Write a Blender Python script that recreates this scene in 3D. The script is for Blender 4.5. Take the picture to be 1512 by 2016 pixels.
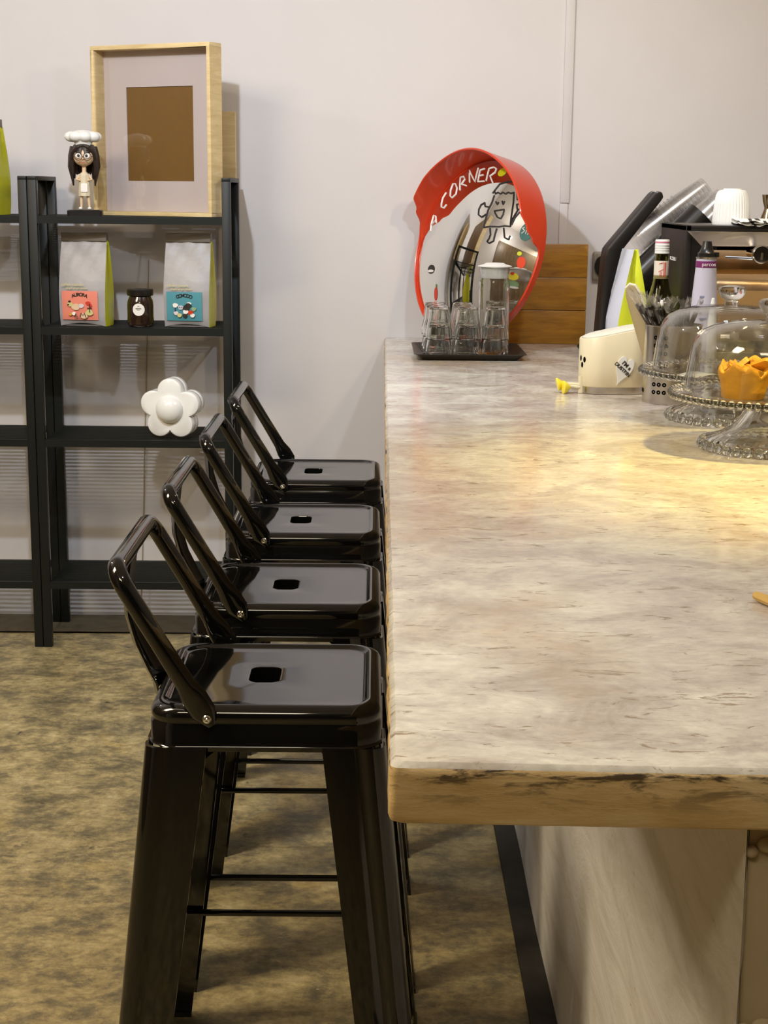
import bpy, bmesh, math, random
from mathutils import Vector, Matrix, Euler
PI = math.pi
random.seed(7)
for o in list(bpy.data.objects): bpy.data.objects.remove(o)
SC = bpy.context.scene
COL = SC.collection

# ------------------------------------------------------------------ camera, lights, exposure
cd = bpy.data.cameras.new('camera'); cam = bpy.data.objects.new('camera', cd); COL.objects.link(cam)
cd.sensor_fit = 'HORIZONTAL'; cd.sensor_width = 36.0; cd.lens = 36.0 * 3028 / 1512
cd.clip_start = 0.05; cd.clip_end = 50
R0 = (0.99994186, -0.00452534, 0.00978738); R1 = (0.00865239, -0.20493307, -0.97873774); R2 = (0.00643487, 0.97876553, -0.204882)
cam.matrix_world = Matrix(((R0[0], -R1[0], -R2[0], 0.0), (R0[1], -R1[1], -R2[1], 0.0), (R0[2], -R1[2], -R2[2], 1.333), (0, 0, 0, 1)))
SC.camera = cam
SC.view_settings.view_transform = 'Standard'; SC.view_settings.look = 'None'
SC.view_settings.gamma = 1.0; SC.view_settings.use_curve_mapping = False
SC.view_settings.exposure = 0.0
wd = bpy.data.worlds.new('world'); SC.world = wd; wd.use_nodes = True
wd.node_tree.nodes['Background'].inputs[0].default_value = (1.0, 0.9, 0.75, 1); wd.node_tree.nodes['Background'].inputs[1].default_value = 0.25

def spot(name, loc, target, power, color, size=70, blend=.6, radius=.04):
    d = bpy.data.lights.new(name, 'SPOT'); d.energy = power; d.color = color; d.spot_size = math.radians(size); d.spot_blend = blend; d.shadow_soft_size = radius
    o = bpy.data.objects.new(name, d); COL.objects.link(o); o.location = loc
    o.rotation_euler = (Vector(target) - Vector(loc)).to_track_quat('-Z', 'Y').to_euler(); return o
def area(name, loc, target, power, color, sx, sy):
    d = bpy.data.lights.new(name, 'AREA'); d.energy = power; d.color = color; d.shape = 'RECTANGLE'; d.size = sx; d.size_y = sy
    o = bpy.data.objects.new(name, d); COL.objects.link(o); o.location = loc
    o.rotation_euler = (Vector(target) - Vector(loc)).to_track_quat('-Z', 'Y').to_euler(); return o
WARM = (1.0, .78, .46); COOL = (.80, .88, 1.0); YEL = (1.0, .78, .26)
SC.cycles.max_bounces = 20; SC.cycles.transmission_bounces = 20; SC.cycles.transparent_max_bounces = 40; SC.cycles.glossy_bounces = 8
spot('track_spot_shelf', (-.585, 2.73, 2.27), (-.5, 4.6, 1.0), 92, COOL, 130, .9, .03)
spot('track_spot_counter', (.60, 3.0, 2.30), (.55, 4.1, .9), 34, COOL, 120, .9, .04)
spot('warm_spot_wall', (.99, 3.3, 2.30), (.3, 4.5, .7), 26, WARM, 140, .9, .04)
spot('yellow_spot_cakes', (1.0, 2.30, 2.3), (.74, 2.42, .9), 200, YEL, 54, 1.0, .05)
spot('near_counter_spot', (.5, 1.1, 2.6), (.45, 1.5, .9), 30, (.90, .95, 1), 80, .9, .05)
area('ceiling_fill', (-1.7, 1.7, 2.9), (-.9, 1.9, 0), 105, (1, .84, .60), .6, 1.8)  # added unseen fill, stands in for warm ambient bounce from the ceiling
area('rear_ceiling_fill', (-.6, -.4, 2.9), (0, 1.8, 0), 22, (1, .86, .64), 1.0, .5)  # added unseen fill from behind the camera, no real fitting

pl = bpy.data.lights.new('corner_fill', 'POINT'); pl.energy = 16; pl.color = (1, .95, .88); pl.shadow_soft_size = .03  # added unseen light, brightens the ceiling and left wall in the mirror
po = bpy.data.objects.new('corner_fill', pl); COL.objects.link(po); po.location = (-2.1, 3.5, 2.45)

# ------------------------------------------------------------------ materials
def N(nt, t, **k):
    n = nt.nodes.new(t)
    for a, b in k.items(): setattr(n, a, b)
    return n
def new_mat(name):
    m = bpy.data.materials.new(name); m.use_nodes = True
    return m, m.node_tree, m.node_tree.nodes['Principled BSDF']
def mat(name, c, rough=.5, metal=0., spec=.5, trans=0., ior=1.5, coat=0., noise=0., nscale=30., bump=0., alpha=1., emit=None):
    m, nt, b = new_mat(name)
    b.inputs['Base Color'].default_value = (*c, 1); b.inputs['Roughness'].default_value = rough; b.inputs['Metallic'].default_value = metal
    b.inputs['Specular IOR Level'].default_value = spec; b.inputs['Transmission Weight'].default_value = trans; b.inputs['IOR'].default_value = ior
    b.inputs['Coat Weight'].default_value = coat; b.inputs['Coat Roughness'].default_value = .05; b.inputs['Alpha'].default_value = alpha
    if noise or bump:
        tc = N(nt, 'ShaderNodeTexCoord'); nz = N(nt, 'ShaderNodeTexNoise'); nz.inputs['Scale'].default_value = nscale; nz.inputs['Detail'].default_value = 6
        nt.links.new(tc.outputs['Object'], nz.inputs['Vector'])
        if noise:
            mx = N(nt, 'ShaderNodeMixRGB'); mx.inputs[1].default_value = (*[x * (1 - noise) for x in c], 1); mx.inputs[2].default_value = (*[min(1, x * (1 + noise)) for x in c], 1)
            nt.links.new(nz.outputs['Fac'], mx.inputs[0]); nt.links.new(mx.outputs[0], b.inputs['Base Color'])
        if bump:
            bp = N(nt, 'ShaderNodeBump'); bp.inputs['Strength'].default_value = bump; bp.inputs['Distance'].default_value = .002
            nt.links.new(nz.outputs['Fac'], bp.inputs['Height']); nt.links.new(bp.outputs[0], b.inputs['Normal'])
    return m
def ramp(nt, src, stops, interp='LINEAR'):
    r = N(nt, 'ShaderNodeValToRGB'); r.color_ramp.interpolation = interp
    e = r.color_ramp.elements
    while len(e) < len(stops): e.new(.5)
    for i, (p, c) in enumerate(stops):
        e[i].position = p; e[i].color = (*c, 1) if len(c) == 3 else c
    nt.links.new(src, r.inputs[0]); return r
def noise(nt, scale, mapping=(1, 1, 1), detail=6, rough=.6, dist=0., off=(0, 0, 0)):
    tc = N(nt, 'ShaderNodeTexCoord'); mp = N(nt, 'ShaderNodeMapping'); mp.inputs['Scale'].default_value = mapping; mp.inputs['Location'].default_value = off
    nz = N(nt, 'ShaderNodeTexNoise'); nz.inputs['Scale'].default_value = scale; nz.inputs['Detail'].default_value = detail
    nz.inputs['Roughness'].default_value = rough; nz.inputs['Distortion'].default_value = dist
    nt.links.new(tc.outputs['Object'], mp.inputs[0]); nt.links.new(mp.outputs[0], nz.inputs['Vector']); return nz
def mix(nt, f, a, b, mode='MIX'):
    m = N(nt, 'ShaderNodeMixRGB', blend_type=mode)
    for i, s in enumerate((f, a, b)):
        if isinstance(s, (int, float)): m.inputs[i].default_value = s
        elif isinstance(s, tuple): m.inputs[i].default_value = (*s, 1)
        else: nt.links.new(s, m.inputs[i])
    return m
def floor_mat():
    m, nt, b = new_mat('worn_concrete_floor')
    big = noise(nt, 9, (1, 1.25, 1), 14, .80, .12); c1 = ramp(nt, big.outputs['Fac'], [(.32, (.09, .078, .044)), (.44, (.19, .158, .086)), (.53, (.37, .295, .140)), (.68, (.55, .46, .25))])
    yl = noise(nt, 3.4, (1, 1, 1), 6, .6, 0, (4, 2, 0)); ym = ramp(nt, yl.outputs['Fac'], [(.6, (0, 0, 0)), (.72, (1, 1, 1))])
    c2 = mix(nt, ym.outputs[0], c1.outputs[0], (.50, .33, .07))
    ymx = N(nt, 'ShaderNodeMath', operation='MULTIPLY'); ymx.inputs[1].default_value = .55; nt.links.new(ym.outputs[0], ymx.inputs[0]); nt.links.new(ymx.outputs[0], c2.inputs[0])
    fine = noise(nt, 36, (1, 1.5, 1), 10, .78); fm = ramp(nt, fine.outputs['Fac'], [(.3, (.5, .5, .5)), (.7, (1.4, 1.4, 1.4))])
    c3 = mix(nt, .85, c2.outputs[0], fm.outputs[0], 'MULTIPLY')
    sp = noise(nt, 60, (1, 1.4, 1), 2, .5, 0, (1, 7, 0)); sm = ramp(nt, sp.outputs['Fac'], [(.76, (0, 0, 0)), (.79, (1, 1, 1))])
    c4 = mix(nt, sm.outputs[0], c3.outputs[0], (.55, .5, .4))
    cr = noise(nt, 12, (1, 1, 1), 8, .7, .2, (9, 3, 0)); cm = ramp(nt, cr.outputs['Fac'], [(.30, (1, 1, 1)), (.37, (0, 0, 0))])
    c5 = mix(nt, cm.outputs[0], c4.outputs[0], (.05, .042, .026))
    nt.links.new(c5.outputs[0], b.inputs['Base Color'])
    rr = ramp(nt, big.outputs['Fac'], [(.35, (.28, .28, .28)), (.65, (.5, .5, .5))]); nt.links.new(rr.outputs[0], b.inputs['Roughness'])
    bp = N(nt, 'ShaderNodeBump'); bp.inputs['Strength'].default_value = .35; bp.inputs['Distance'].default_value = .003
    nt.links.new(fine.outputs['Fac'], bp.inputs['Height']); nt.links.new(bp.outputs[0], b.inputs['Normal']); return m
def stone_mat():
    m, nt, b = new_mat('mottled_polished_countertop')
    a = noise(nt, 8, (1, 1.15, 1), 10, .68, .7); c1 = ramp(nt, a.outputs['Fac'], [(.32, (.40, .345, .285)), (.44, (.52, .475, .435)), (.52, (.62, .585, .52)), (.64, (.76, .74, .66))])
    br = noise(nt, 2.6, (1, 1, 1), 7, .6, .3, (3, 5, 0)); bm = ramp(nt, br.outputs['Fac'], [(.50, (0, 0, 0)), (.66, (.70, .70, .70))])
    c2 = mix(nt, bm.outputs[0], c1.outputs[0], (.46, .335, .205))
    li = noise(nt, 3.4, (1, 1, 1), 5, .5, .2, (8, 1, 0)); lm = ramp(nt, li.outputs['Fac'], [(.5, (0, 0, 0)), (.66, (.5, .5, .5))])
    c25 = mix(nt, lm.outputs[0], c2.outputs[0], (.56, .50, .48))
    fl = noise(nt, 22, (.8, 2.6, 1), 9, .72, 1.1, (2, 2, 0)); fm = ramp(nt, fl.outputs['Fac'], [(.575, (0, 0, 0)), (.63, (.85, .85, .85))])
    c3 = mix(nt, fm.outputs[0], c25.outputs[0], (.24, .17, .09))
    fi = noise(nt, 70, (1, 1.6, 1), 4, .6); fim = ramp(nt, fi.outputs['Fac'], [(.3, (.88, .88, .88)), (.7, (1.08, 1.08, 1.08))])
    c4 = mix(nt, 1., c3.outputs[0], fim.outputs[0], 'MULTIPLY')
    nt.links.new(c4.outputs[0], b.inputs['Base Color'])
    rr = ramp(nt, fi.outputs['Fac'], [(.3, (.13, .13, .13)), (.7, (.22, .22, .22))]); nt.links.new(rr.outputs[0], b.inputs['Roughness'])
    b.inputs['Specular IOR Level'].default_value = .6
    bp = N(nt, 'ShaderNodeBump'); bp.inputs['Strength'].default_value = .10; bp.inputs['Distance'].default_value = .002
    nt.links.new(a.outputs['Fac'], bp.inputs['Height']); nt.links.new(bp.outputs[0], b.inputs['Normal']); return m
def edge_mat():
    m, nt, b = new_mat('stained_counter_edge')
    a = noise(nt, 7, (1, 1, 4), 6, .6, .2); c1 = ramp(nt, a.outputs['Fac'], [(.3, (.46, .31, .12)), (.5, (.66, .47, .22)), (.7, (.78, .62, .36))])
    s = noise(nt, 22, (.8, 1, 4), 6, .68, .3, (1, 1, 1)); sm = ramp(nt, s.outputs['Fac'], [(.50, (0, 0, 0)), (.60, (1, 1, 1))])
    tc = N(nt, 'ShaderNodeTexCoord'); sx = N(nt, 'ShaderNodeSeparateXYZ'); nt.links.new(tc.outputs['Object'], sx.inputs[0])
    mr = N(nt, 'ShaderNodeMapRange'); mr.inputs[1].default_value = .850; mr.inputs[2].default_value = .885; nt.links.new(sx.outputs[2], mr.inputs[0])
    mm = mix(nt, 1., sm.outputs[0], mr.outputs[0], 'MULTIPLY')
    c2 = mix(nt, mm.outputs[0], c1.outputs[0], (.055, .035, .018)); nt.links.new(c2.outputs[0], b.inputs['Base Color']); b.inputs['Roughness'].default_value = .42
    bp = N(nt, 'ShaderNodeBump'); bp.inputs['Strength'].default_value = .4; bp.inputs['Distance'].default_value = .003
    nt.links.new(s.outputs['Fac'], bp.inputs['Height']); nt.links.new(bp.outputs[0], b.inputs['Normal']); return m
def wood_mat(name, dark, light, scale=6, stretch=(1, 1, 12), rough=.45):
    m, nt, b = new_mat(name); a = noise(nt, scale, stretch, 6, .6, .6)
    c = ramp(nt, a.outputs['Fac'], [(.3, dark), (.7, light)]); nt.links.new(c.outputs[0], b.inputs['Base Color']); b.inputs['Roughness'].default_value = rough; return m
def plaster_mat():
    m, nt, b = new_mat('streaked_white_plaster')
    a = noise(nt, 4, (1, .8, 3.6), 8, .66, .9); c = ramp(nt, a.outputs['Fac'], [(.32, (.56, .52, .46)), (.5, (.68, .65, .60)), (.68, (.74, .72, .69))])
    p = noise(nt, 60, (1, .5, 1.4), 5, .7); pm = ramp(nt, p.outputs['Fac'], [(.66, (0, 0, 0)), (.72, (.7, .7, .7))]); c2 = mix(nt, pm.outputs[0], c.outputs[0], (.33, .27, .18))
    nt.links.new(c2.outputs[0], b.inputs['Base Color']); b.inputs['Roughness'].default_value = .75
    bp = N(nt, 'ShaderNodeBump'); bp.inputs['Strength'].default_value = .45; bp.inputs['Distance'].default_value = .008
    nt.links.new(a.outputs['Fac'], bp.inputs['Height']); nt.links.new(bp.outputs[0], b.inputs['Normal']); return m

M = {}
M['floor'] = floor_mat(); M['stone'] = stone_mat(); M['edge'] = edge_mat(); M['plaster'] = plaster_mat()
M['wall'] = mat('off_white_wall_paint', (.65, .622, .625), .7, noise=.03, nscale=9, bump=.15)
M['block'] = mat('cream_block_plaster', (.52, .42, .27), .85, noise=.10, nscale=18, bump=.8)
M['ceil'] = mat('ceiling_paint', (.78, .74, .70), .8); M['front'] = mat('dark_rear_wall_paint', (.04, .034, .028), .7)
M['panel'] = wood_mat('brown_wall_panelling', (.07, .045, .022), (.16, .105, .055), 4, (1, 8, 1))
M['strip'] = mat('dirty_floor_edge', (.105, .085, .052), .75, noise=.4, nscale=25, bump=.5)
M['black'] = mat('gloss_black_paint', (.004, .004, .004), .06, ior=1.6)
M['rack'] = mat('satin_black_metal', (.006, .008, .0075), .45, spec=.35)
M['hole'] = mat('hole_black', (.002, .002, .002), .8, spec=.05)
M['steel'] = mat('brushed_steel', (.62, .58, .52), .24, 1.)
M['chrome'] = mat('chrome', (.8, .8, .8), .08, 1.)
M['mirror'] = mat('mirror_face', (.84, .83, .80), .015, 1.)
M['orange'] = mat('orange_red_plastic', (.60, .045, .010), .30, coat=.3)
M['blackp'] = mat('black_plastic', (.012, .010, .009), .3)
M['brownblack'] = mat('dark_brown_metal', (.012, .009, .007), .5, spec=.35)
def thin_glass(name, c, r0, rough):
    m, nt, b = new_mat(name); nt.nodes.remove(b)
    tr = N(nt, 'ShaderNodeBsdfTransparent'); tr.inputs[0].default_value = (*c, 1); gl = N(nt, 'ShaderNodeBsdfGlossy'); gl.inputs['Roughness'].default_value = rough
    lw = N(nt, 'ShaderNodeLayerWeight'); lw.inputs['Blend'].default_value = .5; pw = N(nt, 'ShaderNodeMath', operation='POWER'); pw.inputs[1].default_value = 3.0
    mr = N(nt, 'ShaderNodeMapRange'); mr.inputs[3].default_value = r0; mr.inputs[4].default_value = .85; ms = N(nt, 'ShaderNodeMixShader')
    nt.links.new(lw.outputs['Facing'], pw.inputs[0]); nt.links.new(pw.outputs[0], mr.inputs[0]); nt.links.new(mr.outputs[0], ms.inputs[0])
    nt.links.new(tr.outputs[0], ms.inputs[1]); nt.links.new(gl.outputs[0], ms.inputs[2]); nt.links.new(ms.outputs[0], nt.nodes['Material Output'].inputs[0]); return m
M['thin'] = thin_glass('thin_clear_glass', (.97, .97, .96), .06, .01)
M['glass'] = mat('clear_glass', (.97, .98, .97), 0., trans=1., ior=1.45)
M['cupglass'] = thin_glass('clear_plastic', (.995, .995, .995), .05, .28)
M['wrap'] = thin_glass('clear_wrapper', (.99, .98, .95), .16, .30)
M['green_glass'] = mat('olive_glass', (.42, .40, .20), .02, trans=1., ior=1.3)
M['white'] = mat('white_plastic', (.80, .80, .78), .35)
M['porcelain'] = mat('white_porcelain', (.86, .86, .84), .2)
M['cream'] = mat('cream_enamel', (.74, .66, .46), .35, noise=.03)
M['yellow'] = mat('yellow_plastic', (.85, .70, .05), .3)
M['pine'] = wood_mat('pale_pine', (.60, .44, .20), (.78, .62, .34), 5, (2, 2, 14), .5)
M['crate'] = wood_mat('amber_wood', (.25, .11, .010), (.46, .225, .020), 7, (1.5, 1.5, 10), .4)
M['mat_board'] = mat('lilac_mat_board', (.66, .58, .60), .8)
M['brown_card'] = mat('brown_card', (.22, .115, .028), .45, noise=.08, nscale=60)
M['kraft'] = mat('grey_pouch', (.35, .335, .345), .42, noise=.10, nscale=25, bump=.9)
M['kraft_dark'] = mat('grey_pouch_fold', (.19, .165, .14), .55, noise=.1)
M['lime'] = mat('lime_foil', (.52, .52, .012), .35, noise=.12, nscale=20)
M['lime_bright'] = mat('lime_paper', (.72, .78, .04), .5)
M['paleblue'] = mat('pale_blue_pouch', (.55, .57, .66), .4, noise=.05)
M['pink'] = mat('coral_label', (.78, .24, .17), .6, noise=.06)
M['teal'] = mat('teal_label', (.07, .28, .34), .6, noise=.06)
M['ink'] = mat('dark_ink', (.02, .015, .012), .6)
M['ink_white'] = mat('white_ink', (.85, .82, .78), .5)
M['ink_gold'] = mat('gold_ink', (.60, .55, .22), .5)
M['red'] = mat('red_paint', (.60, .04, .02), .5)
M['purple'] = mat('purple_band', (.18, .02, .13), .4)
M['lilac'] = mat('lilac_label', (.58, .56, .68), .35)
M['jam'] = mat('dark_preserve', (.022, .010, .006), .12, coat=.5)
M['skin'] = mat('figurine_skin', (.72, .52, .34), .5)
M['hair'] = mat('dark_hair', (.022, .012, .008), .45)
M['dress'] = mat('cream_dress', (.66, .58, .42), .6)
M['pie'] = mat('golden_pastry', (.66, .32, .02), .45, noise=.35, nscale=45, bump=1.)
M['pie_dark'] = mat('baked_filling', (.30, .11, .012), .35, noise=.4, nscale=60, bump=1.)
M['tray'] = mat('dark_grey_tray', (.030, .028, .022), .38)
M['copper'] = mat('warm_steel_backsplash', (.64, .46, .28), .22, 1., noise=.15, nscale=5)
M['straw'] = mat('black_straw', (.02, .014, .010), .35)
M['bamboo'] = mat('bamboo_stick', (.55, .36, .10), .5)
M['teal_dark'] = mat('dark_teal', (.02, .12, .10), .5)
M['green'] = mat('soft_green', (.25, .38, .20), .5)

# ------------------------------------------------------------------ mesh helpers
class MB:
    def __init__(s): s.v = []; s.f = []; s.mi = []; s.cur = 0
    def add(s, vs, fs, T=None):
        n = len(s.v)
        for p in vs:
            p = Vector(p); s.v.append(T @ p if T is not None else p)
        for f in fs: s.f.append([i + n for i in f]); s.mi.append(s.cur)
    def box(s, x0, x1, y0, y1, z0, z1, T=None):
        s.add([(x0, y0, z0), (x1, y0, z0), (x1, y1, z0), (x0, y1, z0), (x0, y0, z1), (x1, y0, z1), (x1, y1, z1), (x0, y1, z1)],
              [(0, 3, 2, 1), (4, 5, 6, 7), (0, 1, 5, 4), (1, 2, 6, 5), (2, 3, 7, 6), (3, 0, 4, 7)], T); return s
    def loft(s, rings, cap0=True, cap1=True, closed=False, T=None):
        n = len(rings[0]); vs = [p for r in rings for p in r]; fs = []
        m = len(rings)
        for i in range(m if closed else m - 1):
            j = (i + 1) % m
            for k in range(n):
                l = (k + 1) % n; fs.append((i * n + k, i * n + l, j * n + l, j * n + k))
        if not closed:
            if cap0: fs.append(tuple(range(n - 1, -1, -1)))
            if cap1: fs.append(tuple(range((m - 1) * n, m * n)))
        s.add(vs, fs, T); return s
    def strip(s, rows, T=None):
        n = len(rows[0]); vs = [p for r in rows for p in r]
        s.add(vs, [(i * n + k, i * n + k + 1, (i + 1) * n + k + 1, (i + 1) * n + k) for i in range(len(rows) - 1) for k in range(n - 1)], T); return s
    def lathe(s, prof, seg=32, c=(0, 0, 0), T=None, cap0=True, cap1=True, rf=None):
        rings = []
        for (r, z) in prof:
            rings.append([(c[0] + r * (rf(a, z) if rf else 1) * math.cos(a), c[1] + r * (rf(a, z) if rf else 1) * math.sin(a), c[2] + z) for a in [2 * PI * k / seg for k in range(seg)]])
        s.loft(rings, cap0, cap1, False, T); return s
    def tube(s, pts, r, seg=10, closed=False, T=None, flat=None):
        pts = [Vector(p) for p in pts]; n = len(pts); rings = []; up = None
        for i, p in enumerate(pts):
            a = pts[i - 1] if (i > 0 or closed) else p; b = pts[(i + 1) % n] if (i < n - 1 or closed) else p
            d = (b - a).normalized()
            if up is None:
                up = Vector((0, 0, 1)) if abs(d.z) < .9 else Vector((1, 0, 0))
            u = (up - d * up.dot(d)).normalized(); w = d.cross(u); up = u
            ri = r[i] if isinstance(r, (list, tuple)) else r
            fa, fb = (flat[i] if isinstance(flat, list) else flat) if flat else (1, 1)
            rings.append([p + u * math.cos(t) * ri * fa + w * math.sin(t) * ri * fb for t in [2 * PI * k / seg for k in range(seg)]])
        s.loft(rings, True, True, closed, T); return s
    def prism(s, poly, d0, d1, axis='Y', T=None):
        def P(a, b, d): return (a, d, b) if axis == 'Y' else ((a, b, d) if axis == 'Z' else (d, a, b))
        s.loft([[P(a, b, d0) for a, b in poly], [P(a, b, d1) for a, b in poly]], T=T); return s
    def ball(s, c, r, seg=16, rings=10, T=None):
        rx, ry, rz = r if isinstance(r, (tuple, list)) else (r, r, r)
        R = [[(c[0] + rx * math.sin(t) * math.cos(a), c[1] + ry * math.sin(t) * math.sin(a), c[2] - rz * math.cos(t)) for a in [2 * PI * k / seg for k in range(seg)]] for t in [PI * (.02 + .96 * i / rings) for i in range(rings + 1)]]
        s.loft(R, T=T); return s
    def build(s, name, mats, parent=None, smooth=True, bevel=0, seg=2, angle=35, loc=None):
        me = bpy.data.meshes.new(name); me.from_pydata([tuple(p) for p in s.v], [], s.f)
        mats = mats if isinstance(mats, list) else [mats]
        for q in mats: me.materials.append(q)
        for i, p in enumerate(me.polygons): p.material_index = s.mi[i]
        bm = bmesh.new(); bm.from_mesh(me); bmesh.ops.remove_doubles(bm, verts=bm.verts, dist=1e-6); bmesh.ops.recalc_face_normals(bm, faces=bm.faces)
        if bevel:
            es = [e for e in bm.edges if len(e.link_faces) == 2 and e.calc_face_angle(0) > math.radians(28)]
            bmesh.ops.bevel(bm, geom=es, offset=bevel, segments=seg, profile=.5, affect='EDGES', clamp_overlap=True)
        bm.to_mesh(me); bm.free()
        if smooth:
            for p in me.polygons: p.use_smooth = True
            me.set_sharp_from_angle(angle=math.radians(angle))
        o = bpy.data.objects.new(name, me); COL.objects.link(o)
        if parent: o.parent = parent
        if loc: o.location = loc
        return o
def thing(name, label, cat, loc=(0, 0, 0), rotz=0, group=None, rot=None):
    o = bpy.data.objects.new(name, None); COL.objects.link(o); o.location = loc; o.rotation_euler = rot if rot else (0, 0, rotz); o.empty_display_size = .05
    return tag(o, label, cat, group)
def tag(o, label, cat, group=None):
    o['label'] = label; o['category'] = cat
    if group: o['group'] = group
    return o
def struct(o): o['kind'] = 'structure'; return o
def lab(o, t): o['label'] = t; return o
def dup(root, loc, label, rotz=None):
    r = root.copy(); COL.objects.link(r); r.location = loc; r['label'] = label
    if rotz is not None: r.rotation_euler = (0, 0, rotz)
    for ch in [c for c in bpy.data.objects if c.parent is root]:
        c2 = ch.copy(); COL.objects.link(c2); c2.parent = r
        for g in [c for c in bpy.data.objects if c.parent is ch]:
            g2 = g.copy(); COL.objects.link(g2); g2.parent = c2
    return r
def rrect(w, h, r, n=6):  # rounded rectangle, half sizes w,h
    P = []
    for cx, cy, a0 in ((w - r, h - r, 0), (-(w - r), h - r, PI / 2), (-(w - r), -(h - r), PI), (w - r, -(h - r), 1.5 * PI)):
        for k in range(n + 1):
            a = a0 + PI / 2 * k / n; P.append((cx + r * math.cos(a), cy + r * math.sin(a)))
    return P
def text(name, s, size, m, parent, T, depth=.0004, align='CENTER', bold=0.):
    cu = bpy.data.curves.new(name, 'FONT'); cu.body = s; cu.size = size; cu.align_x = align; cu.align_y = 'CENTER'; cu.extrude = depth; cu.offset = bold
    to = bpy.data.objects.new(name + '_tmp', cu); COL.objects.link(to); bpy.context.view_layer.update()
    me = bpy.data.meshes.new_from_object(to.evaluated_get(bpy.context.evaluated_depsgraph_get()))
    bpy.data.objects.remove(to); bpy.data.curves.remove(cu); me.name = name; me.materials.clear(); me.materials.append(m); me.transform(T)
    o = bpy.data.objects.new(name, me); COL.objects.link(o); o.parent = parent; return o
FRONT = Matrix(((1, 0, 0, 0), (0, 0, 1, 0), (0, 1, 0, 0), (0, 0, 0, 1)))   # text plane XY -> XZ
FRONT = Matrix.Rotation(PI / 2, 4, 'X')                                       # reads from -Y
def TR(x, y, z): return Matrix.Translation((x, y, z))
def letters_arc(name, s, size, m, parent, cx, y, cz, R, span):
    """letters set along an arc, joined into one lettering mesh"""
    out = []; n = len(s)
    for i, ch in enumerate(s):
        a = span * ((i + .5) / n - .5)
        out.append(text(name, ch, size, m, parent, TR(cx + R * math.sin(a), y, cz - R + R * math.cos(a)) @ Matrix.Rotation(a, 4, 'Y') @ FRONT, .0003, bold=.0003))
    bm = bmesh.new()
    for o in out: bm.from_mesh(o.data)
    me = bpy.data.meshes.new(name); bm.to_mesh(me); bm.free(); me.materials.append(m)
    for o in out: bpy.data.objects.remove(o)
    o = bpy.data.objects.new(name, me); COL.objects.link(o); o.parent = parent; return o

# ------------------------------------------------------------------ setting
XL, XR, YB, YF, ZC = -2.6, 3.2, 4.72, -2.6, 3.0
struct(MB().box(XL - .1, XR + .1, YF - .1, YB + .1, -.1, 0).build('floor', M['floor'], smooth=False))
struct(MB().box(XL - .1, XR + .1, YF - .1, YB + .1, ZC, ZC + .1).build('ceiling', M['ceil'], smooth=False))
struct(MB().box(XL - .1, XR + .1, YB, YB + .1, 0, ZC).build('wall_back', M['wall'], smooth=False))
struct(MB().box(XL - .1, XL, YF, YB, 0, ZC).build('wall_left', M['wall'], smooth=False))
struct(MB().box(XR, XR + .1, YF, YB, 0, ZC).build('wall_right', M['wall'], smooth=False))
struct(MB().box(XL - .1, XR + .1, YF - .1, YF, 0, ZC).build('wall_front', M['front'], smooth=False))
struct(MB().box(XL, XL + .03, 0.2, 3.75, 0, 2.45).build('trim_1', M['panel'], smooth=False))
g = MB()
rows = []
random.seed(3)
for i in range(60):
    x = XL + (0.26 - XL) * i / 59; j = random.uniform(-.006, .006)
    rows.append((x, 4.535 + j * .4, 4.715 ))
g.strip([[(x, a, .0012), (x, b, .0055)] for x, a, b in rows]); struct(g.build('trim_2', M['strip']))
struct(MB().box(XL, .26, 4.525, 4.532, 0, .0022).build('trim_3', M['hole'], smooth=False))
struct(MB().box(.262, .305, 1.16, YB, 0, .012).build('baseboard_counter', mat('black_skirting', (.022, .019, .014), .7, noise=.6, nscale=30, bump=.6), smooth=False))
# cream block wall carrying the countertop, its long side plastered white
g = MB(); random.seed(11)
ZB = .8393
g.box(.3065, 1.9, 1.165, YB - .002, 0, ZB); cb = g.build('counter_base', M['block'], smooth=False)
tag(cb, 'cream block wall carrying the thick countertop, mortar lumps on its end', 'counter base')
rows = []
for k in range(43):
    z = ZB * k / 42; rows.append([(.3035 + .0015 * math.sin(y * 9 + z * 7), y, z) for y in [1.158 + (YB - .003 - 1.158) * (q / 30) for q in range(31)]])
g = MB(); g.strip(rows)
g.strip([[(.3035, 1.158, ZB * k / 42), (.3060 + .0012 * random.uniform(-1, 1), 1.1638, ZB * k / 42)] for k in range(43)])
lab(g.build('plaster_skin', M['plaster'], cb), 'white streaked plaster on the long side')
for z in (.035, .19, .345, .50, .655, .81):
    g = MB()
    for q in range(5):
        x = .309 + q * .010 + random.uniform(-.003, .003); g.ball((x, 1.163, z + random.uniform(-.007, .007)), (random.uniform(.005, .011), .005, random.uniform(.004, .008)), 10, 6)
    g.build('mortar_joint', M['block'], cb)

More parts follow.
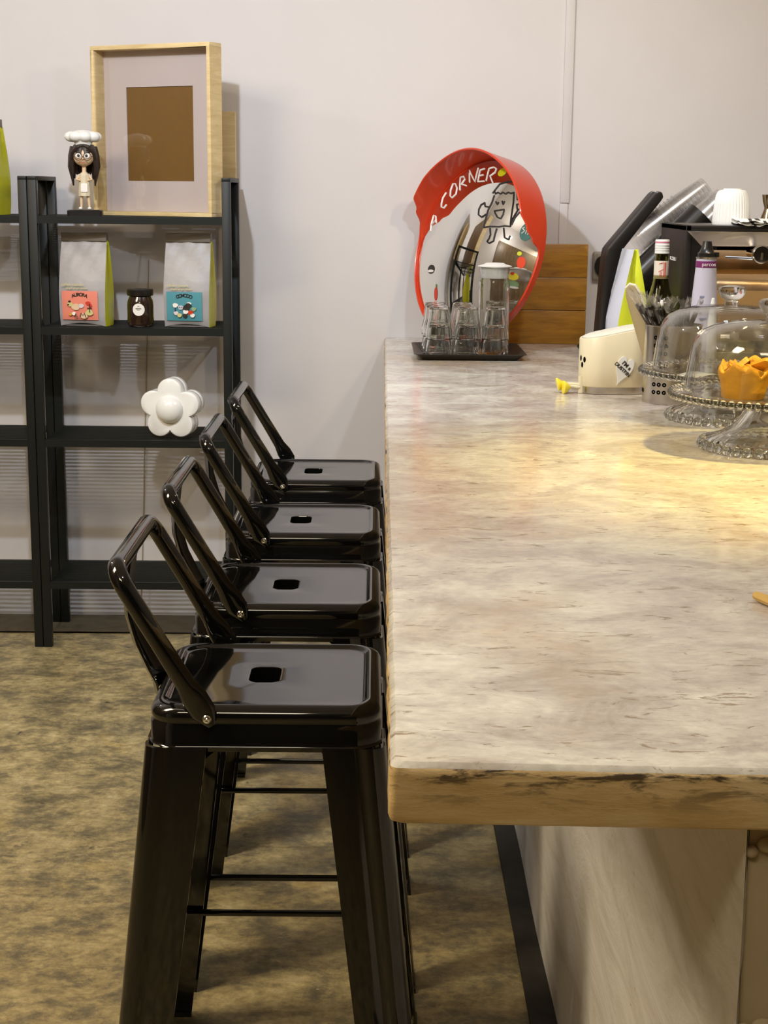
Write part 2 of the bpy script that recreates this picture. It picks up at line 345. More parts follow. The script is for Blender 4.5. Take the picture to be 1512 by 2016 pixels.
# countertop
def counter_top():
    g = MB()
    zt, zb = .8913, .8393
    out = [(.0131, 1.1435), (.8, 1.118), (2.2, 1.07), (2.2, YB - .001), (.0265, YB - .001)]
    pts = []
    random.seed(5)
    def seg(a, b, n, jit):
        for i in range(n):
            t = i / n; pts.append((a[0] + (b[0] - a[0]) * t + random.uniform(-jit, jit), a[1] + (b[1] - a[1]) * t + random.uniform(-jit, jit)))
    seg(out[4], (.0132, 1.151), 150, .0009)
    for k in range(7):
        a = PI + PI / 2 * k / 6; pts.append((.0131 + .007 + .007 * math.cos(a), 1.1435 + .007 + .007 * math.sin(a)))
    seg((.021, 1.1433), out[1], 60, .0006); seg(out[1], out[2], 10, 0); seg(out[2], out[3], 4, 0); seg(out[3], out[4], 6, 0)
    c = Vector((1.0, 2.9))
    def ring(ins, z):
        r = []
        for x, y in pts:
            sx = 1 if x < .05 else 0; sy = 1 if y < 1.2 else 0
            r.append((x + ins * sx, y + ins * sy * 1.0, z))
        return r
    R = [ring(.006, zb), ring(.0015, zb + .003), ring(0, zb + .008), ring(.0008, zb + .02), ring(0, zt - .010), ring(.0015, zt - .004), ring(.006, zt)]
    n = len(pts)
    g.cur = 1; g.loft(R[:6], True, False)
    g.cur = 0; g.loft(R[5:], False, True)
    return g
ct = counter_top().build('countertop', [M['stone'], M['edge']])
tag(ct, 'long polished mottled stone coloured countertop with stained tan front edge', 'countertop')

# cable trunking and socket on the back wall
t = thing('cable_trunking', 'thin white cable trunking running up the back wall behind the mirror', 'trunking', (0, 0, 0))
def slope_box(g, x0t, x1t, y0, y1, z0, z1): g.box(x0t, x1t, y0, y1, z0, z1)
g = MB(); g.box(.551, .578, YB - .008, YB + .001, 1.30, ZC - .01); g.build('cover', M['wall'], t, bevel=.002)
g = MB(); g.box(.550, .575, YB - .006, YB + .001, .90, 1.299); g.build('lower_cover', M['wall'], t, bevel=.002)
g = MB(); g.tube([(-.689, 4.717, 1.12), (-.701, 4.717, .82), (-.716, 4.717, .50), (-.721, 4.717, .34), (-.738, 4.717, .012)], .0016, 8); tag(g.build('power_cable', mat('tan_cord', (.36, .29, .19), .6)), 'thin tan cable running down the back wall behind the shelf rack', 'cable')
t = thing('wall_socket', 'grey wall socket with a black rocker between wooden crate and black dispenser', 'socket', (.695, YB, 1.115))
g = MB(); g.loft([[(a, -.001, b) for a, b in rrect(.040, .042, .008)], [(a, -.018, b) for a, b in rrect(.040, .042, .008)], [(a, -.022, b) for a, b in rrect(.035, .037, .007)]]); g.build('plate', mat('grey_socket', (.28, .25, .20), .5), t)
g = MB(); g.loft([[(a * .022 - .014, -d, b * .030) for a, b in [(math.cos(q * PI / 12), math.sin(q * PI / 12)) for q in range(24)]] for d in (.021, .030)]); g.build('rocker', M['blackp'], t)
g = MB(); g.box(-.019, -.014, -.032, -.0295, -.016, .004); g.box(-.019, -.014, -.032, -.0295, .009, .015); g.build('mark', M['ink_white'], t)

# ------------------------------------------------------------------ bar stools
def make_stool():
    t = thing('bar_stool', '', 'bar stool', (0, 0, 0), 0, 'black metal bar stools along the counter')
    hw = .1555
    # seat: lofted rounded squares, in from the skirt over the rim to the hand hole
    prof = [(-.002, .606, .040), (-.0005, .6075, .040), (0, .610, .040), (0, .634, .040), (.0018, .6365, .040), (.0018, .640, .040), (.0005, .643, .040), (.001, .650, .040), (.004, .6555, .039), (.009, .6595, .037), (.015, .6612, .034), (.0185, .6608, .032), (.021, .659, .031), (.0235, .6568, .030), (.027, .6562, .029), (.05, .6560, .026), (.09, .6556, .022)]
    rings = [[(x, y, z) for x, y in rrect(hw - i, hw - i, r, 8)] for i, z, r in prof]
    for w, h, r, z in ((.026, .040, .014, .6552), (.0220, .0355, .013, .6545), (.0212, .0345, .0125, .6520), (.0212, .0345, .0125, .640)):
        rings.append([(x - .010, y + .010, z) for x, y in rrect(w, h, r, 8)])
    g = MB(); g.loft(rings[:-1], True, False); seat = g.build('seat', M['black'], t, angle=50)
    g = MB(); g.loft([[(x - .010, y + .010, z) for x, y in rrect(.0212, .0345, .0125, 8)] for z in (.6535, .615)], False, True); lab(g.build('hand_hole', M['hole'], seat), 'dark oval hand hole in the seat')
    g = MB()
    # apron below the skirt
    rings = [[(x, y, z) for x, y in rrect(hw - i, hw - i, .036, 8)] for i, z in ((.006, .607), (.008, .597), (.012, .597), (.012, .607))]
    g.loft(rings, False, False, True); g.build('apron', M['black'], t)
    # cross brace
    for s in (1, -1):
        g = MB(); g.tube([(-.150, -.150 * s, .535), (-.135, -.135 * s, .548), (-.06, -.06 * s, .590), (0, 0, .597 + .003 * s), (.06, .06 * s, .590), (.135, .135 * s, .548), (.150, .150 * s, .535)], .012, 8, flat=(.25, 1.2)); g.build('brace', M['black'], t)
    # legs : folded angle sheets, rounded at the corner, with a pressed flute
    for sx, sy in ((-1, -1), (1, -1), (-1, 1), (1, 1)):
        g = MB(); rows = []; 
        for k in range(13):
            z = .6065 * (1 - k / 12); q = (.6065 - z) / .6065
            o = .1605 + .060 * q; w = .084 - .014 * q; r = .020
            sec = [(o - w, o)]
            for a in (.45, .52, .56, .62, .66): sec.append((o - w * (1 - a), o - (.0025 if a in (.52, .56, .62) else 0)))
            for k2 in range(7):
                a = PI / 2 - PI / 2 * k2 / 6; sec.append((o - r + r * math.cos(a), o - r + r * math.sin(a)))
            for a in (.66, .62, .56, .52, .45): sec.append((o - (.0025 if a in (.52, .56, .62) else 0), o - w * (1 - a)))
            sec.append((o, o - w))
            inn = [(a - .004, b - .004) for a, b in sec[::-1]]
            inn[0] = (sec[-1][0] - .004, sec[-1][1]); inn[-1] = (sec[0][0], sec[0][1] - .004)
            rows.append([(a * sx, b * sy, z) for a, b in sec + inn])
        g.loft(rows); g.box(*sorted(((.1605 + .040) * sx, (.1605 + .052) * sx)), *sorted(((.1605 + .040) * sy, (.1605 + .052) * sy)), 0, .012) if False else None
        lg = g.build('leg', M['black'], t, angle=40)
        g = MB(); o = .2205; w = .070
        g.prism([(o * sx, o * sy), (o * sx, (o - w) * sy), ((o - .008) * sx, (o - w) * sy), ((o - .008) * sx, (o - .008) * sy), ((o - w) * sx, (o - .008) * sy), ((o - w) * sx, o * sy)], 0, .008, 'Z'); g.build('foot_cap', M['blackp'], lg)
    # stretchers low between the legs
    o = .192; z = .196
    for a, b in (((-o, -o), (o, -o)), ((o, -o), (o, o)), ((o, o), (-o, o)), ((-o, o), (-o, -o))):
        g = MB(); a = Vector((*a, z)); b = Vector((*b, z)); d = (b - a).normalized(); g.tube([a + d * .02, b - d * .02], .0058, 10, flat=(1, .8)); g.build('stretcher', M['black'], t)
    # low hoop back
    P = []; yy = hw + .004
    def arc(c, u, v, r, a0, a1, n):
        return [Vector(c) + Vector(u) * (r * math.cos(a0 + (a1 - a0) * i / n)) + Vector(v) * (r * math.sin(a0 + (a1 - a0) * i / n)) for i in range(n + 1)]
    bolt = Vector((-.075, -yy, .648)); top = Vector((-.193, -yy, .848)); d = (top - bolt).normalized()
    half = [bolt - d * .012, bolt + d * .010, bolt + d * .032, bolt + d * .055, bolt + d * .12]
    rc = .030
    c = top - d * rc + Vector((0, rc, 0))
    half += arc(c, (0, -1, 0), d, rc, 0, PI / 2, 7)
    pts = half + [Vector((p.x, -p.y, p.z)) for p in half[::-1]]
    rr = [.006, .012, .0135, .013, .0125] + [.0125] * 8; rr = rr + rr[::-1]
    fl = [(.9, .35), (1.5, .32), (1.35, .42), (1.05, .8), (1, 1)] + [(1, 1)] * 8; fl = fl + fl[::-1]
    # frame for tube: explicit sweep so the flattened ends lie on the skirt
    g = MB(); rings = []
    n = len(pts)
    for i, p in enumerate(pts):
        a = pts[max(0, i - 1)]; b = pts[min(n - 1, i + 1)]; dd = (b - a).normalized()
        nrm = Vector((d.z, 0, -d.x)); nrm = (nrm - dd * nrm.dot(dd)).normalized(); w = dd.cross(nrm)
        rings.append([p + nrm * math.cos(q) * rr[i] * fl[i][0] + w * math.sin(q) * rr[i] * fl[i][1] for q in [2 * PI * k / 14 for k in range(14)]])
    g.loft(rings); g.build('back_hoop', M['black'], t, angle=60)
    # curved centre strap from hoop to the seat edge
    rows = []
    for x, z, w in ((-.1925, .842, .022), (-.199, .825, .023), (-.2035, .79, .025), (-.201, .75, .027), (-.190, .71, .029), (-.174, .675, .031), (-.1635, .655, .032), (-.160, .636, .030)):
        w *= 1.2; rows.append([(x + .004, -w, z), (x - .003, -w * .6, z), (x - .006, 0, z), (x - .003, w * .6, z), (x + .004, w, z), (x + .007, w, z), (x, w * .6, z), (x - .003, 0, z), (x, -w * .6, z), (x + .007, -w, z)])
    g = MB(); g.loft(rows); g.build('back_strap', M['black'], t)
    for x, y, ax in ((-.075, -yy - .004, 'y'), (-.075, yy + .004, 'y-'), (-.166, 0, 'x')):
        T = TR(x, y, .648) @ {'y': Matrix.Rotation(PI / 2, 4, 'X'), 'y-': Matrix.Rotation(-PI / 2, 4, 'X'), 'x': Matrix.Rotation(-PI / 2, 4, 'Y')}[ax]
        g = MB(); g.lathe([(.0062, -.002), (.0062, .0015), (.005, .003), (.0042, .0022), (.0036, .0022), (.0034, .0045), (.0022, .0052), (.001, .0045)], 18, T=T); lab(g.build('bolt', M['chrome'], t), 'small chrome bolt')
    return t
st = make_stool()
spots = [(-.143, 2.092, 'black metal bar stool nearest the camera, first of the row at the counter'),
         (-.143, 2.605, 'second black metal bar stool from the camera, close behind the nearest one'),
         (-.143, 3.145, 'third black metal bar stool from the camera, in front of the farthest one'),
         (-.140, 3.718, 'farthest black metal bar stool, nearest the back wall beside the rack')]
for i, (x, y, l) in enumerate(spots):
    if i == 0: st.location = (x, y, 0); st['label'] = l
    else: dup(st, (x, y, 0), l)

# ------------------------------------------------------------------ shelf racks
def make_rack(x0, x1, label):
    t = thing('shelf_rack', label, 'shelf rack', (0, 0, 0), 0, 'black metal racks against the back wall')
    pw = .0245; yf, yb = 4.375, 4.655; pd = .022; zt = 1.362
    for sx in (0, 1):
        xa = x0 if sx == 0 else x1 - pw
        for yy in (yf, yb - pd):
            MB().box(xa, xa + pw, yy, yy + pd, 0, zt - .010).build('post', M['rack'], t, bevel=.0015)
        MB().box(xa, xa + pw, yf, yb, zt - .012, zt).build('side_bar', M['rack'], t, bevel=.0015)
    for z in (1.2535, .943, .621, .199):
        s = MB()
        s.box(x0 + pw * .5, x1 - pw * .5, yf + .001, yf + .013, z - .021, z - .0005)
        s.box(x0 + pw * .5, x1 - pw * .5, yb - .013, yb - .001, z - .021, z - .0005)
        nw = 22
        for q in range(nw):
            yy = yf + .020 + (yb - yf - .040) * q / (nw - 1); s.box(x0 + pw, x1 - pw, yy - .0016, yy + .0016, z - .0032, z)
        for xx in (x0 + pw + .004, x0 + .27, x1 - pw - .008): s.box(xx, xx + .004, yf + .012, yb - .012, z - .0075, z - .0032)
        s.build('mesh_shelf', M['rack'], t)
    return t
make_rack(-.973, -.408, 'black metal shelf rack holding picture frame, coffee pouches and flower lamp')
make_rack(-1.535, -.975, 'left black metal shelf rack, mostly cut off by the picture edge')

# ------------------------------------------------------------------ things on the racks
ZS = [1.2535, .943, .621, .199]
def deep_frame(name, label, loc, rotz, W, Hh, D, bw, full=True):
    t = thing(name, label, 'picture frame', loc, rotz)
    g = MB()
    for a in ((-W / 2, W / 2, 0, bw), (-W / 2, W / 2, Hh - bw, Hh), (-W / 2, -W / 2 + bw, bw, Hh - bw), (W / 2 - bw, W / 2, bw, Hh - bw)):
        g.box(a[0], a[1], 0, D, a[2], a[3])
    g.build('frame', M['pine'], t, bevel=.0008)
    g = MB(); iw, ih = .114, .131; ow, oh = W / 2 - bw, Hh / 2 - bw; cz = .229
    y = D - .010
    o = [(-ow, bw), (ow, bw), (ow, Hh - bw), (-ow, Hh - bw)]; i_ = [(-iw, cz - ih), (iw, cz - ih), (iw, cz + ih), (-iw, cz + ih)]
    g.add([(a, y, b) for a, b in o] + [(a, y, b) for a, b in i_] + [(a, y + .003, b) for a, b in i_], [(k, (k + 1) % 4, 4 + (k + 1) % 4, 4 + k) for k in range(4)] + [(4 + k, 4 + (k + 1) % 4, 8 + (k + 1) % 4, 8 + k) for k in range(4)])
    lab(g.build('mat_board', M['mat_board'], t, smooth=False), 'pale lilac mat board')
    g = MB(); g.box(-ow, ow, D - .0065, D - .002, bw, Hh - bw); lab(g.build('backing', M['brown_card'], t, smooth=False), 'plain brown backing card')
    if full:
        g = MB(); g.box(-ow, ow, .006, .008, bw, Hh - bw); g.build('glass', M['thin'], t, smooth=False)
    return t
# origin at the left front bottom corner of the front face centre
ang = math.radians(-27)
deep_frame('picture_frame', 'large deep pale pine frame with lilac mat and brown centre on top shelf', (-.642, 4.475, ZS[0] + .0005), math.radians(-27), .405, .472, .058, .0115)
g = MB(); g.box(-.02, .158, 0, .02, 0, .30)
tag(g.build('wooden_board', M['pine'], bevel=.002, loc=(-.575, 4.655, ZS[0] + .0005)), 'pale wooden board standing behind the large pine frame, only its edge showing', 'board')

# figurine
t = thing('figurine', 'small chef doll figurine with white puffed hat and round glasses on top shelf', 'figurine', (-.823, 4.43, ZS[0]), math.radians(6))
k = .00147
g = MB(); g.loft([[(a, b, z) for a, b in rrect(.049 - i, .030 - i, .008)] for z, i in ((0, 0), (.014, 0), (.0165, .003))]); g.build('base', M['blackp'], t)
g = MB()
g.tube([(-.010, 0, .023), (-.010, 0, .040), (-.008, 0, .062)], [.0032, .0042, .005], 10); g.tube([(.012, 0, .023), (.011, 0, .040), (.008, 0, .062)], [.0032, .0042, .005], 10)
g.tube([(0, 0, .055), (0, 0, .085), (0, 0, .110), (0, 0, .122), (0, 0, .140)], [.013, .012, .014, .006, .006], 14)
g.tube([(-.012, 0, .114), (-.021, -.006, .100), (-.010, -.014, .098)], [.004, .0035, .0035], 8); g.tube([(.012, 0, .114), (.021, -.006, .100), (.010, -.014, .098)], [.004, .0035, .0035], 8)
g.ball((0, -.004, .166), (.030, .027, .030), 24, 16); g.ball((0, -.031, .157), (.003, .004, .003), 10, 6); g.ball((.030, 0, .158), (.004, .003, .006)); g.ball((-.030, 0, .158), (.004, .003, .006))
b = g.build('body', M['skin'], t)
md = b.modifiers.new('remesh', 'REMESH'); md.mode = 'VOXEL'; md.voxel_size = .0013; md.use_smooth_shade = True
for s in (-1, 1):
    g = MB(); g.ball((s * .012 - .001, -.030, .166), (.0085, .002, .0085), 14, 8); g.build('eye_white', M['ink_white'], t)
    g = MB(); g.ball((s * .011 - .001, -.0325, .165), (.0038, .0012, .0040), 12, 8); g.build('iris', M['ink'], t)
    g = MB(); g.tube([(s * .006, -.0290, .178), (s * .012, -.029, .1805), (s * .020, -.0255, .178)], [.001, .0015, .0008], 8); g.build('eyebrow', M['hair'], t)
g = MB()
for s in (-1, 1): g.tube([(s * .0125 + .0105 * math.cos(a), -.0335, .163 + .0105 * math.sin(a)) for a in [2 * PI * q / 20 for q in range(20)]], .0009, 6, True)
g.tube([(-.002, -.034, .162), (.002, -.034, .162)], .0009, 6)
for s in (-1, 1): g.tube([(s * .023, -.0335, .163), (s * .030, -.012, .164)], .0008, 6)
g.build('glasses', M['hair'], t)
g = MB(); g.tube([(-.005, -.0295, .147), (0, -.031, .146), (.005, -.0295, .147)], .0008, 6); g.build('mouth', M['red'], t)
g = MB()
def hr(a, z): return 1 + .05 * math.sin(9 * a) + .03 * math.sin(17 * a)
g.lathe([(.006, .200), (.026, .196), (.034, .182), (.035, .168)], 40, (0, .004, 0), rf=hr)
for a in [PI * (-.12 + 1.24 * q / 13) for q in range(14)]:
    x, y = .033 * math.cos(a), .006 + .028 * math.sin(a); e = .098 + .016 * math.sin(q * 2.3 + a * 5); q = 1
    g.tube([(x * .9, y * .9, .190), (x * 1.05, y, .165), (x * 1.12, y + .001, .135), (x * .98, y, e)], [.008, .009, .0085, .002], 8)
for s in (-1, 1): g.tube([(0, -.021, .194), (s * .014, -.024, .188), (s * .028, -.017, .174), (s * .034, -.008, .150)], [.005, .007, .006, .003], 8)
g.build('hair', M['hair'], t)
g = MB()
g.lathe([(.023, .190), (.025, .200), (.027, .206)], 30)
for q in range(8):
    a = 2 * PI * q / 8 + .2; g.ball((.033 * math.cos(a), .024 * math.sin(a), .217), (.0195, .017, .0145), 16, 10)
g.ball((0, 0, .222), (.036, .026, .014), 20, 10); h = g.build('chef_hat', M['white'], t)
md = h.modifiers.new('remesh', 'REMESH'); md.mode = 'VOXEL'; md.voxel_size = .0014; md.use_smooth_shade = True
g = MB(); g.lathe([(.0165, .055), (.0162, .072), (.0145, .086), (.0155, .098), (.015, .112), (.009, .119)], 24, rf=lambda a, z: 1 + .04 * math.sin(8 * a)); g.build('dress', M['dress'], t)
g = MB(); g.loft([[(a, -.0165 - abs(d), b) for a, b in [(x_, z_ + .078) for x_, z_ in rrect(.009, .012, .003)]] for d in (0, .0015)]); g.build('apron', M['ink_white'], t)
for s in (-1, 1):
    g = MB(); g.ball((s * .0125, -.004, .0205), (.0055, .008, .0045), 12, 8); g.build('shoe', M['white'], t)

# coffee pouches
def pouch(label, loc, rotz, W, D, Hh, mlabel, word, fold=True, face=None):
    t = thing('coffee_pouch', label, 'coffee pouch', loc, rotz, 'grey coffee pouches with lime sides')
    def sec(z):  # half width, half depth
        q = z / Hh
        d = D / 2 * (1 - max(0, (q - .35) / .65) ** 1.25) * (.88 + .12 * min(1, q / .1)) + .0022
        w = W / 2 * (1 + .03 * math.sin(q * PI) - .04 * (q > .93))
        return w, d
    n = 22; fr = MB(); gs = MB(); L = []; Rr = []
    zs = [Hh * i / n for i in range(n + 1)]
    for sgn in (-1, 1):
        rows = []
        for z in zs:
            w, d = sec(z); row = []
            for j in range(17):
                u = -1 + 2 * j / 16
                bul = .006 * (1 - u * u) * math.sin(min(1, z / Hh * 1.4) * PI) + .0035 * math.sin(u * 5 + z * 60) * max(0, (z / Hh - .45)) + .003 * math.sin(u * 11 - z * 95 + sgn) * max(0, (z / Hh - .45))
                lift = .008 * (1 - u * u) * (z < .001)
                row.append((u * w, sgn * (d + bul), z + lift))
            rows.append(row)
        fr.strip(rows)
    o = fr.build('panel', face or M['kraft'], t, angle=80)
    for sgn in (-1, 1):
        rows = []
        for z in zs:
            w, d = sec(z); q = z / Hh
            tuck = .012 * max(0, q - .25)
            rows.append([(sgn * w, -d, z), (sgn * (w + .004 - tuck * .3), -d * .55, z), (sgn * (w + .003 - tuck * 2), 0, z), (sgn * (w + .004 - tuck * .3), d * .55, z), (sgn * w, d, z)])
        gs.strip(rows)
    lab(gs.build('side_gusset', M['lime'], t, angle=80), 'lime green side gusset')
    w0, d0 = sec(0); g = MB(); g.loft([[(a, b, .004) for a, b in rrect(w0 * .97, d0 * .97, .004)], [(a, b, 0.0) for a, b in rrect(w0 * .93, d0 * .9, .004)]]); g.build('bottom', M['kraft'], t)
    if fold:
        g = MB(); g.box(-W / 2 - .001, W / 2 + .001, -.0145, .006, Hh - .023, Hh + .001); lab(g.build('top_fold', M['kraft_dark'], t, bevel=.002), 'folded darker top strip')
    if mlabel:
        y = -(sec(.05)[1] + .0085); lw = W * .40; g = MB()
        rows = []
        for z in [.018 + (.100 - .018) * i / 6 for i in range(7)]:
            rows.append([(x, -(sec(z)[1] + .0012 + .006 * (1 - (x / sec(z)[0]) ** 2) * math.sin(min(1, z / Hh * 1.4) * PI) + .0018), z) for x in [-lw * 1.02 + 2 * lw * j / 12 - .004 for j in range(13)]])
        g.strip(rows); lb = g.build('label', mlabel, t)
        y = -(sec(.06)[1] + .0100)
        letters_arc('lettering', word, .0135, M['ink'], lb, -.004, y, .090, .055, .85)
        random.seed(len(word) + int(Hh * 1000))
        if word == 'AURORA':
            pals = [(-.030, .070, .004, 'ink'), (-.034, .061, .003, 'ink'), (-.029, .062, .008, 'ink_gold'), (-.012, .055, .012, 'skin'), (.004, .058, .008, 'mat_board'), (.024, .066, .007, 'red'), (.031, .060, .005, 'red'), (.028, .040, .011, 'ink_gold'), (-.028, .034, .005, 'pie'), (-.018, .036, .006, 'ink_white'), (.012, .030, .010, 'skin')]
            strokes = [[(.029, .064), (.029, .040)], [(.022, .052), (.036, .052)], [(-.012, .036), (-.016, .026), (-.006, .027)], [(.000, .026), (.004, .038), (.009, .031), (.013, .038), (.018, .026)]]
        else:
            pals = [(-.026, .062, .008, 'ink_white'), (-.024, .040, .007, 'mat_board'), (-.010, .056, .008, 'paleblue'), (-.014, .034, .007, 'ink_gold'), (.006, .056, .010, 'ink'), (.012, .062, .009, 'ink'), (.014, .066, .007, 'ink_white'), (.004, .044, .008, 'ink_white'), (.018, .042, .008, 'orange'), (.002, .033, .007, 'ink'), (.024, .034, .007, 'ink_white'), (.028, .052, .007, 'green')]
            strokes = [[(-.026, .055), (-.026, .045)], [(-.013, .058), (-.012, .055)], [(-.007, .058), (-.006, .055)]]
        for mk in sorted(set(p[3] for p in pals)):
            g = MB()
            for (x, z, r, m_) in pals:
                if m_ == mk: g.prism([(x - .004 + r * math.cos(a) * (1 + .15 * math.sin(3 * a + r * 900)), z + r * .8 * math.sin(a)) for a in [2 * PI * q / 12 for q in range(12)]], y - .0004 * (1 + (mk == 'ink')), y + .001)
            g.build('print_patch', M[mk], lb)
        g = MB()
        for s_ in strokes: g.tube([(a - .004, y - .0012, b) for a, b in s_], .0012, 6)
        g.build('print_line', M['ink'], lb)
        text('gold_lettering', 'coffee roasters', .011, M['ink_gold'], t, TR(-.024, y - .0005, .118) @ FRONT, .0003)
        text('gold_lettering', 'single origin beans', .0085, M['ink_gold'], t, TR(-.012, y - .0003, .108) @ FRONT, .0003)
    return t
pouch('grey coffee pouch with coral pink AURORA label, beside the dark jar', (-.832, 4.462, ZS[1] + .0005), math.radians(-8), .132, .080, .262, M['pink'], 'AURORA')
pouch('grey coffee pouch with teal blue label at right end of the shelf', (-.535, 4.462, ZS[1] + .0005), math.radians(-8), .130, .080, .262, M['teal'], 'COMODO')
pouch('lime sided pouch at left picture edge on the other rack top', (-1.125, 4.475, ZS[0] + .0005), math.radians(-10), .135, .090, .262, None, '', True)

# preserve jar
t = thing('preserve_jar', 'dark preserve jar with round white sticker between the two pouches', 'jar', (-.675, 4.44, ZS[1]), 0)
g = MB(); g.lathe([(.030, .0005), (.0355, .004), (.0375, .012), (.0375, .062), (.036, .074), (.031, .084), (.030, .090)], 40); g.build('jar_body', M['jam'], t)
g = MB(); g.lathe([(.0365, .088), (.0375, .090), (.0375, .104), (.036, .106), (.030, .1065)], 48, rf=lambda a, z: 1 + .008 * (math.sin(24 * a) > 0)); g.build('lid', M['blackp'], t)
g = MB(); R_ = .0382
g.loft([[(R_ * math.sin(.46 * r_ * math.cos(a)), -R_ * math.cos(.46 * r_ * math.cos(a)), .050 + .0175 * r_ * math.sin(a)) for a in [2 * PI * q / 28 for q in range(28)]] for r_ in (1, .66, .33, .05)], False, True); s = g.build('sticker', M['ink_white'], t)
g = MB(); g.tube([(-.003, -.0388, .058), (0, -.0388, .061), (.003, -.0388, .058)], .0005, 6); g.tube([(-.008, -.0386, .053), (.008, -.0386, .053)], .0008, 6); g.tube([(-.005, -.0388, .049), (.005, -.0388, .049)], .0004, 6); g.build('print_line', M['ink'], s)

# flower lamp
t = thing('flower_lamp', 'cream five petal flower lamp with round bulb on the third shelf', 'lamp', (-.592, 4.400, ZS[2] + .087), math.radians(-10))
def petal(r0, off=0):
    P = []
    for i in range(100):
        a = 2 * PI * i / 100 + PI / 2; b = ((a - PI / 2) / (2 * PI / 5)) % 1; b = min(b, 1 - b)
        # five overlapping circles
        c = r0 * .60; rr = r0 * .41; th = b * 2 * PI / 5
        disc = rr * rr - (c * math.sin(th)) ** 2
        r = c * math.cos(th) + math.sqrt(max(0, disc)) if disc > 0 else c * .72
        P.append(((r + off) * math.cos(a), (r + off) * math.sin(a)))
    return P
g = MB(); g.loft([[(x, y, z) for x, z in petal(.0885, o_)] for y, o_ in ((0, -.003), (.0015, -.001), (.004, 0), (.034, 0), (.036, -.001))]); g.build('front_flower', M['porcelain'], t, angle=50)
g = MB(); g.loft([[(x, y, z) for x, z in petal(.0885, -.006)] for y in (.035, .040)]); lab(g.build('seam', mat('beige_seam', (.40, .32, .22), .7), t, angle=50), 'darker seam between the two halves')
g = MB(); g.loft([[(x, y, z) for x, z in petal(.0885, o_)] for y, o_ in ((.0395, -.001), (.041, 0), (.062, 0), (.065, -.003))]); g.build('back_flower', M['porcelain'], t, angle=50)
g = MB(); g.lathe([(.0405 * math.cos(q * PI / 20), .0405 * math.sin(q * PI / 20) * .75) for q in range(0, 10)] + [(.002, .0305)], 40, T=TR(0, .0005, .001) @ Matrix.Rotation(PI / 2, 4, 'X')); g.build('bulb_cover', M['porcelain'], t, angle=60)

# ------------------------------------------------------------------ convex mirror
MR = .2681; MR2 = .258; RS = .62
t = thing('convex_mirror', 'round convex traffic mirror with orange red hood and hand-drawn doodles', 'mirror', (.2891, 4.4623, 1.1657))
t.rotation_euler = (Matrix.Rotation(-.9278, 4, 'Z') @ Matrix.Rotation(-.2346, 4, 'X')).to_euler()
def dome(lx, lz):
    r2 = min(lx * lx + lz * lz, MR2 * MR2); return -(math.sqrt(RS * RS - r2) - math.sqrt(RS * RS - MR2 * MR2)) - .004
g = MB(); g.loft([[(r * math.cos(a), dome(r * math.cos(a), r * math.sin(a)), r * math.sin(a)) for a in [2 * PI * q / 96 for q in range(96)]] for r in [MR2 * (1 - i / 26) for i in range(26)] + [.002]], False, True); face = g.build('mirror_face', M['mirror'], t, angle=80)
def hd(ph):
    K = [(-1, 0), (2, .003), (6, .03), (12, .055), (22, .08), (42, .083), (60, .092), (77, .098), (95, .094), (115, .088), (136, .085), (150, .076), (158, .045), (166, .012), (172, .002), (175, 0)]
    if ph <= K[0][0] or ph >= K[-1][0]: return 0
    for (a, x), (b_, y) in zip(K, K[1:]):
        if a <= ph <= b_:
            u = (ph - a) / (b_ - a); u = u * u * (3 - 2 * u) if abs(y - x) > .02 else u; return x + (y - x) * u
    return 0
g = MB(); rings = []
for i in range(240):
    ph = 360 * i / 240; a = math.radians(ph); d = hd(ph if ph < 180 else ph - 360)
    def P(r, y): return (r * math.cos(a), y, r * math.sin(a))
    rings.append([P(MR - .014, .010), P(MR, .010), P(MR + .001, 0), P(MR + .001, -.004 - d * .5), P(MR + .0015, -.008 - d), P(MR - .002, -.010 - d), P(MR - .0045, -.008 - d), P(MR - .004, -.004 - d * .5), P(MR - .006, -.003), P(MR - .013, -.004)])
g.loft(rings, closed=True); g.build('hood', M['orange'], t, angle=50)
g = MB(); g.lathe([(MR - .006, 0), (MR - .02, .006), (.15, .030), (.05, .040)], 64, T=Matrix.Rotation(-PI / 2, 4, 'X') @ TR(0, 0, .006)); g.build('back_shell', M['orange'], t)
ZK = .8915; mi = t.matrix_basis.inverted()
g = MB(); g.tube([mi @ Vector((.262, 4.452, ZK)), mi @ Vector((.262, 4.452, .925))], .012, 16); g.build('support_foot', M['blackp'], t)
